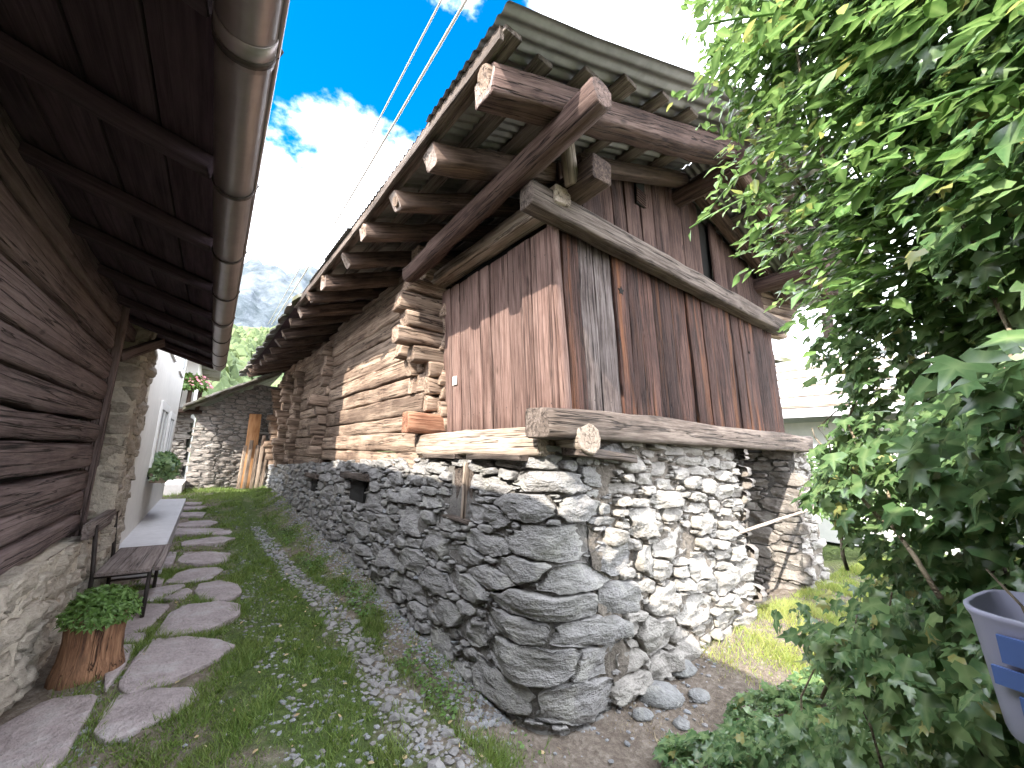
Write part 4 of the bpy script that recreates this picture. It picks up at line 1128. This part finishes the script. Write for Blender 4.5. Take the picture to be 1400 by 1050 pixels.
# pale catkin-like shoots in front of the far eave
# ------------------------------------------------------------------ plastic bin among the ivy
bin_ = thing('plastic_bin', (1.53, 0, 0), 'mauve grey plastic bin with blue panels half hidden in the ivy', 'bin')
def binbody():
    V = []; F = []; K = 24
    for q, (s, z) in enumerate([(.80, 0), (.84, .03), (.96, .38), (1.0, .40), (1.02, .42), (.95, .42), (.80, .05), (0.0, .05)]):
        for k in range(K):
            a = 2 * math.pi * k / K
            cx = math.copysign(abs(math.cos(a)) ** .5, math.cos(a)) * .17 * s; cy = math.copysign(abs(math.sin(a)) ** .5, math.sin(a)) * .22 * s
            V.append((cx, cy, z))
    for q in range(7):
        for k in range(K): F.append((q*K+k, q*K+(k+1) % K, (q+1)*K+(k+1) % K, (q+1)*K+k))
    return V, F
V, F = binbody()
Mb = Matrix.Translation((1.50, .02, 1.0)) @ Matrix.Rotation(R_(-14), 4, 'Z') @ Matrix.Rotation(R_(-6), 4, 'Y') @ Matrix.Scale(.62, 4)
beam('post', (1.53, .0, -.1), (1.52, .02, 1.01), .12, .12, M['bark'], bin_, .01)
body = mesh_obj('body', V, F, M['bin'], bin_, Mb)
for (z0, z1, y0, y1) in ((.27, .36, -.16, .12), (.19, .25, -.16, .15), (.06, .17, -.15, .10)):
    Vp = [];
    for dx in (0, -.012):
        for (yy, zz) in ((y0, z0), (y1, z0), (y1, z1), (y0, z1)):
            Vp.append((-.17 * (.83 + .145 * zz / .42) - .006 + dx, yy, zz))
    Fp = [(3, 2, 1, 0), (4, 5, 6, 7), (0, 1, 5, 4), (1, 2, 6, 5), (2, 3, 7, 6), (3, 0, 4, 7)]
    mesh_obj('blue_panel', Vp, Fp, M['bin_blue'], body, Mb, smooth=False)

# ------------------------------------------------------------------ drain of cobbles and loose gravel
ICO_V = []; ICO_F = [(0,11,5),(0,5,1),(0,1,7),(0,7,10),(0,10,11),(1,5,9),(5,11,4),(11,10,2),(10,7,6),(7,1,8),(3,9,4),(3,4,2),(3,2,6),(3,6,8),(3,8,9),(4,9,5),(2,4,11),(6,2,10),(8,6,7),(9,8,1)]
ph = (1 + 5 ** .5) / 2
for a in ((-1, ph, 0), (1, ph, 0), (-1, -ph, 0), (1, -ph, 0), (0, -1, ph), (0, 1, ph), (0, -1, -ph), (0, 1, -ph), (ph, 0, -1), (ph, 0, 1), (-ph, 0, -1), (-ph, 0, 1)):
    ICO_V.append(np.array(a) / math.hypot(1, ph))
ICO_V = np.array(ICO_V); ICO_F = np.array(ICO_F)
drain = thing('drain', (1.1, 4, 0), 'cobbled drain strip of grey stones running down the lane', 'drain', kind='structure')
DR = np.array([(1.24, 1.5), (1.19, 2.0), (1.14, 2.46), (1.15, 3.14), (1.16, 3.76), (1.13, 4.77), (1.0, 5.77), (0.91, 6.83), (0.8, 8.51)])
dl = np.concatenate([[0], np.cumsum(np.hypot(*np.diff(DR, axis=0).T))])
def drain_pt(s): return np.interp(s, dl, DR[:, 0]), np.interp(s, dl, DR[:, 1])
r = np.random.default_rng(3)
PEB = []
def pebble_ok(x, y, a, L=PEB, tol=.8):
    for (px, py, pa) in L[-220:]:
        if (px - x) ** 2 + (py - y) ** 2 < ((a + pa) * tol) ** 2: return False
    return True
placed = 0
cob = []
grid = {}
for _ in range(9000):
    s = dl[-1] * r.random() ** 1.25; cx, cy = drain_pt(s)
    wv = .11 - .035 * s / dl[-1]
    x = cx + r.normal(0, wv * .55); y = cy
    if abs(x - cx) > wv * 1.25: continue
    a = r.uniform(.018, .055) if r.random() < .7 else r.uniform(.012, .022)
    key = (int(x / .12), int(y / .12)); bad = False
    for i in (-1, 0, 1):
        for j in (-1, 0, 1):
            for (px, py, pa) in grid.get((key[0]+i, key[1]+j), ()):
                if (px - x) ** 2 + (py - y) ** 2 < ((a + pa) * .82) ** 2: bad = True
    if bad: continue
    grid.setdefault(key, []).append((x, y, a)); cob.append((x, y, a))
def pebble_verts(x, y, a, r):
    ax, ay, az = a * r.uniform(.9, 1.35), a * r.uniform(.7, 1.0), a * r.uniform(.35, .6)
    v = ICO_V * (1 + r.normal(0, .17, (12, 1))) * np.array([ax, ay, az])
    th = r.uniform(0, math.pi); c, s_ = math.cos(th), math.sin(th)
    v = np.stack([v[:, 0] * c - v[:, 1] * s_, v[:, 0] * s_ + v[:, 1] * c, v[:, 2]], 1)
    return v, gzf(x, y) + az * .25
cob.sort(key=lambda c: -c[2] / math.hypot(c[0], c[1]) ** 2)
SV = []; SF = []
def add_stuff(v, off):
    SF.append(ICO_F + 12 * len(SV)); SV.append(v + off)
for i, (x, y, a) in enumerate(cob):
    v, z = pebble_verts(x, y, a, r)
    if i < 300: mesh_obj('cobble', v.tolist(), [tuple(f) for f in ICO_F], M['pebble'], drain, Matrix.Translation((x, y, z)), smooth=False)
    else: add_stuff(v, np.array([x, y, z]))
o = big_mesh('small_cobbles', np.concatenate(SV), np.concatenate(SF), M['pebble'], drain, False); tag(o, kind='stuff')
# scattered gravel
SV = []; SF = []
patches = [(.55, 4.87, .16, .7), (.61, 3.95, .17, .7), (1.03, 2.5, .2, .4), (.66, 2.6, .15, .4), (.74, 5.48, .14, .7), (.8, 2.9, .22, .5), (.63, 9.3, .3, .7), (2.63, 1.8, .35, .15), (3.3, 2.0, .3, .12), (1.55, 4.2, .16, 1.3), (1.5, 2.6, .2, .8), (.45, 6.3, .12, 1.0), (-.35, 3.3, .1, .3), (-.3, 4.3, .08, .4), (1.45, 7.0, .2, 1.5)]
for (cx, cy, sx, sy) in patches:
    for _ in range(110):
        x = cx + r.normal(0, sx); y = cy + r.normal(0, sy)
        if x > SX(y) - .12 and y > 1.95: continue
        a = r.uniform(.006, .02) * (1 if r.random() < .9 else 1.6)
        v, z = pebble_verts(x, y, a, r); add_stuff(v, np.array([x, y, z]))
for _ in range(500):
    x = r.uniform(-.6, 1.75); y = r.uniform(1.2, 9)
    v, z = pebble_verts(x, y, r.uniform(.004, .013), r); add_stuff(v, np.array([x, y, z]))
for _ in range(2600):                                                   # rubble fallen along the foot of the barn
    y = 2.2 + 9 * r.random() ** 1.4; x = SX(y) - .10 - abs(r.normal(0, .16))
    v, z = pebble_verts(x, y, r.uniform(.005, .022), r); add_stuff(v, np.array([x, y, z]))
gravel = big_mesh('gravel', np.concatenate(SV), np.concatenate(SF), M['pebble'], None, False)
tag(gravel, 'loose grey gravel scattered over the lane', 'gravel', kind='stuff')
# a few larger loose stones at the barn's foot
for k, (x, y, a) in enumerate(((2.75, 1.86, .14), (3.2, 1.98, .11), (3.0, 1.72, .07), (2.6, 1.62, .05), (2.45, 1.80, .06))):
    V = []; F = []
    vv = ICO_V
    import bmesh
    bm = bmesh.new(); bmesh.ops.create_icosphere(bm, subdivisions=2, radius=1.0)
    for v in bm.verts:
        q = 1 + .25 * N3(v.co.x, v.co.y, v.co.z, 1.3, k)
        v.co = Vector((v.co.x * a * 1.3 * q, v.co.y * a * q, v.co.z * a * .45 * q))
    me = bpy.data.meshes.new('loose_stone'); bm.to_mesh(me); bm.free(); me.materials.append(M['stone'])
    me.polygons.foreach_set('use_smooth', [True] * len(me.polygons))
    o = link(bpy.data.objects.new('loose_stone', me), None, Matrix.Translation((x, y, gzf(x, y) + a * .15)))
    tag(o, ['broad flat loose stone at the foot of the barn corner', 'rounded loose stone in the sun at the foot of the front wall', 'middle sized loose stone on the bare earth before the barn corner', 'small pale stone lying on the bare earth by the ivy', 'small dark stone lying close to the barn corner'][k], 'stone', 'loose stones before the barn corner')

# ------------------------------------------------------------------ grass
def flag_mask(x, y):
    bad = np.zeros(len(x), bool)
    for P in FLAGS:
        P = np.array(P); inside = np.zeros(len(x), bool); j = len(P) - 1
        for i in range(len(P)):
            xi, yi = P[i]; xj, yj = P[j]
            c = ((yi > y) != (yj > y)) & (x < (xj - xi) * (y - yi) / (yj - yi + 1e-12) + xi); inside ^= c; j = i
        bad |= inside
    return bad
def fnoise(x, y, s, seed):
    a = seed * 1.7
    return (np.sin(x * s + a) * np.sin(y * s * 1.1 - a) + .6 * np.sin(x * s * 2.3 - y * s * 1.1 + a * 3) + .5 * np.sin(y * s * 2.9 + x * s * .7 + a) * np.sin(x * s * 3.1 + a)) / 1.5
r = np.random.default_rng(8)
GXs = []; GYs = []; GHs = []
def grass(n, x0, x1, y0, y1, dens, h0, h1, ypow=1.0):
    x = r.uniform(x0, x1, n); y = y0 + (y1 - y0) * r.random(n) ** ypow
    k = r.random(n) < dens(x, y)
    k &= ~flag_mask(x, y)
    GXs.append(x[k]); GYs.append(y[k]); GHs.append(r.uniform(h0, h1, k.sum()))
def lane_d(x, y):
    dx = np.interp(y, DR[:, 1], DR[:, 0])
    d = np.clip(.72 + .7 * fnoise(x, y, 3.2, 1) + .3 * fnoise(x, y, 9, 2), 0, 1)
    d *= 1 - np.exp(-((x - dx) / .13) ** 4)                      # bare over the drain
    gp = np.exp(-((x - .6) / .14) ** 2) * (y < 6) * .75          # worn wheel line
    d *= 1 - gp
    d *= sstep(-.62, -.15, x) * (1 - .93 * sstep(1.30, 1.55, x + .16 * fnoise(x, y, 2, 5)))
    return d
grass(190000, -.6, 1.85, 1.3, 6.5, lane_d, .018, .058, 1.15)
grass(50000, -.6, 1.75, 6.5, 14.5, lane_d, .02, .06)
grass(9000, -1.2, 1.5, 11.5, 15.0, lambda x, y: np.full(len(x), .9), .03, .09)
grass(9000, 1.1, 1.75, 2.4, 5.5, lambda x, y: np.clip(fnoise(x, y, 4, 6), 0, 1), .03, .07)
for P in FLAGS:
    P = np.array(P); cc = P.mean(0); Q = cc + (P - cc) * 1.10; m = 420
    e = r.integers(0, len(Q), m); tt = r.random(m)[:, None]
    q = Q[e] * (1 - tt) + Q[(e + 1) % len(Q)] * tt + r.normal(0, .012, (m, 2))
    kk = (fnoise(q[:, 0], q[:, 1], 8, 2) > -.25) & (q[:, 0] > -.5)
    GXs.append(q[kk, 0]); GYs.append(q[kk, 1]); GHs.append(r.uniform(.025, .065, kk.sum()))
X = np.concatenate(GXs); Y = np.concatenate(GYs); Hh = np.concatenate(GHs); n = len(X)
Hh = Hh * np.clip(.85 + .75 * fnoise(X, Y, 6.0, 3) + .35 * fnoise(X, Y, 15.0, 7), .3, 2.2)
ang = r.uniform(0, 2 * np.pi, n); w = r.uniform(.0016, .0036, n) * (1 + Y * .10); lean = r.uniform(.2, 1.2, n) * Hh
la = r.uniform(0, 2 * np.pi, n); zb = gz(X, Y) - .004
b1 = np.stack([X - np.cos(ang) * w, Y - np.sin(ang) * w, zb], 1); b2 = np.stack([X + np.cos(ang) * w, Y + np.sin(ang) * w, zb], 1)
tp = np.stack([X + np.cos(la) * lean, Y + np.sin(la) * lean, zb + Hh], 1)
Vg = np.stack([b1, b2, tp], 1).reshape(-1, 3); Fg = np.arange(3 * n).reshape(-1, 3)
gr = big_mesh('grass', Vg, Fg, M['grass'], None, False)
tag(gr, 'short green grass growing in the lane', 'grass', kind='stuff')
def blades(name, mat, label):
    X = np.concatenate(GXs); Y = np.concatenate(GYs); Hh = np.concatenate(GHs); n = len(X)
    Hh = Hh * np.clip(.8 + .6 * fnoise(X, Y, 5.0, 3), .35, 2.0)
    ang = r.uniform(0, 2 * np.pi, n); w = r.uniform(.002, .005, n); lean = r.uniform(.2, 1.1, n) * Hh
    la = r.uniform(0, 2 * np.pi, n); zb = gz(X, Y) - .004
    b1 = np.stack([X - np.cos(ang) * w, Y - np.sin(ang) * w, zb], 1); b2 = np.stack([X + np.cos(ang) * w, Y + np.sin(ang) * w, zb], 1)
    tp = np.stack([X + np.cos(la) * lean, Y + np.sin(la) * lean, zb + Hh], 1)
    o = big_mesh(name, np.stack([b1, b2, tp], 1).reshape(-1, 3), np.arange(3 * n).reshape(-1, 3), mat, None, False)
    return tag(o, label, 'grass', kind='stuff')
GXs.clear(); GYs.clear(); GHs.clear()
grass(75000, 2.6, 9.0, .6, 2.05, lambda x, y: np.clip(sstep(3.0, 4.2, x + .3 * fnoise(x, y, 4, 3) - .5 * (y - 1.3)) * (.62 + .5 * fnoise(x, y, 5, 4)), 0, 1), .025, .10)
M['grass_lit'] = leafmat('grass_lit_blade', (.13, .20, .035), (.21, .27, .055), (.36, .33, .12), .4, .6)  # brighter, drier copy of the lane grass; sunlight is put into its colour
blades('grass_lit_patch', M['grass_lit'], 'grass coloured a sunlit yellow green by the doorway of the stone base')
GXs.clear(); GYs.clear(); GHs.clear()
grass(9000, .9, 1.9, 2.1, 8.0, lambda x, y: np.clip(sstep(1.15, 1.5, x) * (.5 + .5 * fnoise(x, y, 6, 4)), 0, 1) * (x < SX(y) - .06), .008, .03)
grass(5000, 2.2, 4.5, 1.2, 2.0, lambda x, y: np.full(len(x), .6), .006, .025)
M['straw'] = leafmat('straw_blade', (.22, .17, .10), (.32, .26, .16), (.42, .36, .24), .2, .8)
blades('straw', M['straw'], 'dry straw and litter along the foot of the barn wall')
# clover-like weeds along the drain and fallen leaves
n = 2600
s = dl[-1] * r.random(n) ** 1.2; cx, cy = np.interp(s, dl, DR[:, 0]), np.interp(s, dl, DR[:, 1])
x = cx + .17 + np.abs(r.normal(0, .14, n)); y = cy + r.normal(0, .1, n)
k = (fnoise(x, y, 3.5, 9) > -.1) & (x < 1.68); x, y = x[k], y[k]; n = len(x)
pos = np.stack([x, y, gz(x, y) + r.uniform(.01, .05, n)], 1)
weeds = leaves_mesh('weeds', pos, np.array([0, 0, 1.0]) + r.normal(0, .4, (n, 3)), r.normal(0, 1, (n, 3)) * [1, 1, .3], r.uniform(.015, .038, n), 'oval', M['plant'])
tag(weeds, 'small leafy weeds beside the cobbled drain', 'weeds', kind='stuff')
n = 160
x = r.uniform(-.3, 1.8, n); y = r.uniform(1.6, 6, n)
pos = np.stack([x, y, gz(x, y) + .02], 1)
dl_ = leaves_mesh('fallen_leaves', pos, np.array([0, 0, 1.0]) + r.normal(0, .3, (n, 3)), r.normal(0, 1, (n, 3)) * [1, 1, .2], r.uniform(.015, .04, n), 'oval', M['dry'])
tag(dl_, 'dry fallen leaves lying about the lane', 'leaves', kind='stuff')

# ------------------------------------------------------------------ far end of the lane
fbarn = thing('stone_barn', (.4, 13.9, .3), 'rough stone barn closing the far end of the lane', 'barn')
FP = lambda u, v, d: Vector((u, 14.0 - d + .5 * max(0, -u) , v))
ft = lambda u: 2.62 + .62 * (u + .3) if u < 1.0 else 3.4
w = backing('wall', FP, [-.45 + 2.3 * i / 40 for i in range(41)], lambda u: .2, ft, M['mortar'], fbarn, 0, 30, .02)
S = pack(-.45, 1.85, ft, lambda u: .2, [], lambda u, v: .085, 41, (), 1500, (1.2, .9, .7, .5, .35), (1.8, 4))
build_stones(w, S, FP, M['stone_far'], limit=160, depth=(.02, .05), K0=10, gap=.008)
box('wall_core', (-.3, 14.25, 0), (1.9, 18, 2.5), M['dark'], fbarn)
prism('roof', [(-.75, 13.5, 2.46), (1.4, 13.5, 3.75), (1.4, 13.5, 3.85), (-.75, 13.5, 2.56)], (0, 5, 0), M['slab'], fbarn)
for k in range(7):
    x = -.72 + .28 * k
    beam('roof_slab', (x, 13.42, 2.57 + .6 * .28 * k), (x + .4, 13.42, 2.62 + .6 * .28 * (k + 1.1)), .5, .05, M['slab'], fbarn, .02, .2, 3)
ob = beam('door_board', (.93, 13.70, .42), (.90, 13.86, 2.52), .30, .035, M['orange'], None, .004, .1, 8, (0, -1, 0))
tag(ob, 'tall orange plank leaning at the far stone barn', 'plank')
gbs = []
for k, (x, top) in enumerate(((.72, 1.6), (.86, 1.75), (1.02, 1.62), (1.14, 1.9), (1.25, 1.5))):
    o = beam('grey_board', (x, 13.52, .42), (x + .03, 13.64, top), .09, .03, M['greyboard'], None, .004, .1, 5, (0, -1, 0))
    tag(o, ['leftmost narrow grey board leaning before the orange plank', 'second narrow grey board from the left before the orange plank', 'middle narrow grey board leaning at the orange plank foot', 'tallest narrow grey board beside the orange plank', 'rightmost short grey board next to the barn corner'][k], 'board', 'grey boards leaning by the orange plank')
# house with stone wall, balcony and flowers
vh = thing('balcony_house', (-2.2, 15.5, .3), 'sunlit stone house with a wooden balcony at the far left', 'house')
VP_ = lambda u, v, d: Vector((u, 14.6 - d, v))
w = backing('wall', VP_, [-3.2 + 2.6 * i / 30 for i in range(31)], lambda u: .2, lambda u: 2.6, M['mortar_light'], vh, 0, 20, .02)
S = pack(-1.7, -.6, lambda u: 2.6, lambda u: .2, [], lambda u, v: .10, 43, (), 900, (1.2, .9, .6, .4), (1.8, 4))
build_stones(w, S, VP_, M['stone_front'], limit=100, depth=(.02, .05), K0=10)
box('wall_core', (-6, 14.62, .2), (-.62, 19, 4.2), M['plaster'], vh)
box('step', (-.95, 12.6, .2), (-.45, 14.5, .62), M['ledge'], vh)
for k in range(5): beam('balcony_post', (-1.35 + .22 * k, 14.2, 2.5), (-1.35 + .22 * k, 14.2, 3.2), .1, .05, M['rafter'], vh, .004, up=(0, 1, 0))
beam('balcony_rail', (-1.6, 14.2, 3.2), (-.35, 14.2, 3.2), .12, .09, M['rafter'], vh, .006)
beam('balcony_floor', (-1.6, 14.35, 2.48), (-.35, 14.35, 2.48), .5, .09, M['rafter'], vh, .006)
prism('roof', [(-.1, 13.6, 4.1), (-6.4, 13.6, 4.1), (-6.4, 13.6, 4.2), (-3.2, 13.6, 5.6), (-.1, 13.6, 4.2)], (0, 6, 0), M['slab'], vh)
fl = thing('balcony_flowers', (-.8, 14.1, 3.2), 'pink flowers and leaves spilling over the far balcony', 'flowers')
bush('foliage', fl, (-.85, 14.05, 3.15), (.55, .25, .45), 700, .12, 'oval', M['plant'])
bush('blossom', fl, (-.55, 13.95, 3.2), (.4, .2, .35), 70, .08, 'oval', M['flower'])

# ------------------------------------------------------------------ right background
sh = thing('slab_roof_house', (13, 4.6, 0), 'low distant house under a sunlit slab roof beyond the barn', 'house')
box('wall', (10.6, -2.0, 0), (16, 6.6, 2.5), M['plaster'], sh)
rf = prism('roof', [(9.9, -2.5, 2.55), (13.4, -2.5, 4.45), (16.9, -2.5, 2.55), (16.9, -2.5, 2.66), (13.4, -2.5, 4.57), (9.9, -2.5, 2.66)], (0, 9.6, 0), M['ledge'], sh)
for k in range(6):
    x = 10.1 + .6 * k; z = 2.66 + (x - 9.9) * 1.91 / 3.5
    beam('roof_batten', (x, -2.5, z + .03), (x, 7.1, z + .03), .09, .06, M['sill'], rf, .01)
ch = thing('far_chalet', (22, 7, 0), 'brown wooden eave of a chalet peeping past the barn front', 'house')
box('wall', (18.5, 6.2, 0), (24, 10, 5.0), M['log'], ch)
prism('roof', [(18.0, 5.2, 5.2), (18.0, 8.1, 6.6), (18.0, 11, 5.2), (18.0, 11, 5.4), (18.0, 8.1, 6.85), (18.0, 5.2, 5.4)], (7, 0, 0), M['slab'], ch)
# sunlit bush and bank behind the barn's right corner
bk = thing('garden_bush', (8.2, 2.4, 0), 'sunlit yellow green bush beyond the right end of the barn', 'bush')
bush('foliage', bk, (8.6, 2.4, .9), (1.0, 1.3, 1.15), 4200, .08, 'oval', M['vine'])

pole = beam('pole', (4.35, 2.0, .86), (6.35, 1.96, 1.02), .035, .035, M['sill'], None, .006, .8, 10)
tag(pole, 'thin wooden pole leaning across the doorway of the stone base', 'pole')

# ------------------------------------------------------------------ overhead cables
for k, (a, b, lab) in enumerate((((2.45, -1.0, 9.0), (2.1, 30, 9.6), 'thicker pale overhead cable crossing the blue sky'), ((2.10, -1.0, 9.0), (1.9, 30, 9.6), 'thinner upper overhead cable crossing the blue sky'))):
    a = Vector(a); b = Vector(b)
    pts = [a.lerp(b, t / 24) - Vector((0, 0, 1.0 * 4 * (t/24) * (1 - t/24) * .35)) for t in range(25)]
    c = tube('cable', pts, .026 if k == 0 else .017, M['wire'], None, 6)
    tag(c, lab, 'cable', 'overhead cables')

# ------------------------------------------------------------------ hillside and mountain
def hill_material(name, cols, scale, bump, dist):
    m, nt, b = mat_base(name); g = NT(nt); gi = g.n('ShaderNodeNewGeometry')
    n1 = g.noise(gi.outputs['Position'], scale, 7, .65); n2 = g.noise(gi.outputs['Position'], scale * .2, 4, .6)
    c = g.ramp(g.math('ADD', g.math('MULTIPLY', n1, .6), g.math('MULTIPLY', n2, .4)), [(.36, cols[0]), (.48, cols[1]), (.62, cols[2])])
    g.l(c, b.inputs['Base Color']); g.bump(n1, b, bump, dist); return m
M['hill'] = hill_material('wooded_slope', [(.05, .075, .03), (.10, .135, .05), (.17, .205, .085)], .09, .8, 4)
M['rock'] = hill_material('bare_mountain', [(.026, .038, .042), (.064, .078, .09), (.125, .14, .16)], .014, .9, 30)
def relief(name, mat, d0, d1, a0, a1, hfun, nd, na, label, cat):
    V = []; F = []
    for i in range(nd + 1):
        d = d0 + (d1 - d0) * i / nd
        for j in range(na + 1):
            a = a0 + (a1 - a0) * j / na
            V.append((d * math.sin(a), d * math.cos(a), hfun(d, a)))
    for i in range(nd):
        for j in range(na): F.append((i*(na+1)+j, i*(na+1)+j+1, (i+1)*(na+1)+j+1, (i+1)*(na+1)+j))
    o = big_mesh(name, np.array(V), np.array(F), mat, None, True)
    return tag(o, label, cat, kind='structure')
def h1(d, a):
    return -2 + max(0, d - 60) * .30 + 14 * N3(d * .012, a * 6, 0, 1, 3) * min(1, d / 150) + 5 * N3(d * .05, a * 30, 0, 1, 5)
relief('hillside', M['hill'], 60, 420, R_(-60), R_(70), h1, 70, 130, 'bright green wooded hillside beyond the lane', 'hillside')
def h2(d, a):
    t = (d - 1500) / 1700
    ridge = 1 + .10 * math.sin(a * 9 + .6) + .12 * N3(a * 9, 1, 0, 1, 2) + .05 * N3(a * 40, 2, 0, 1, 2)
    return 100 + t * 1060 * ridge + 120 * N3(d * .004, a * 12, 0, 1, 8) + 55 * N3(d * .012, a * 40, 0, 1, 4)
relief('mountain', M['rock'], 1500, 3200, R_(-50), R_(60), h2, 60, 160, 'grey rocky mountain far beyond the lane', 'mountain')
# trees of the wood on the slope: one mass of crowns
V = []; F = []
r = np.random.default_rng(2); SVt = []; SFt = []
for _ in range(7000):
    d = 70 + 340 * r.random(); a = r.uniform(R_(-12), R_(20))
    x, y = d * math.sin(a), d * math.cos(a); z = h1(d, a); s = r.uniform(.8, 2.0)
    v = ICO_V * (1 + r.normal(0, .25, (12, 1))) * np.array([s, s, s * r.uniform(1.0, 1.7)])
    SFt.append(ICO_F + 12 * len(SVt)); SVt.append(v + np.array([x, y, z + s * .8]))
M['crown'] = leafmat('far_crown', (.05, .08, .03), (.10, .14, .05), (.17, .21, .085), .3, .8)
wood_ = big_mesh('far_wood', np.concatenate(SVt), np.concatenate(SFt), M['crown'], None, False)
tag(wood_, 'far off wood of green trees on the hillside', 'wood', kind='stuff')
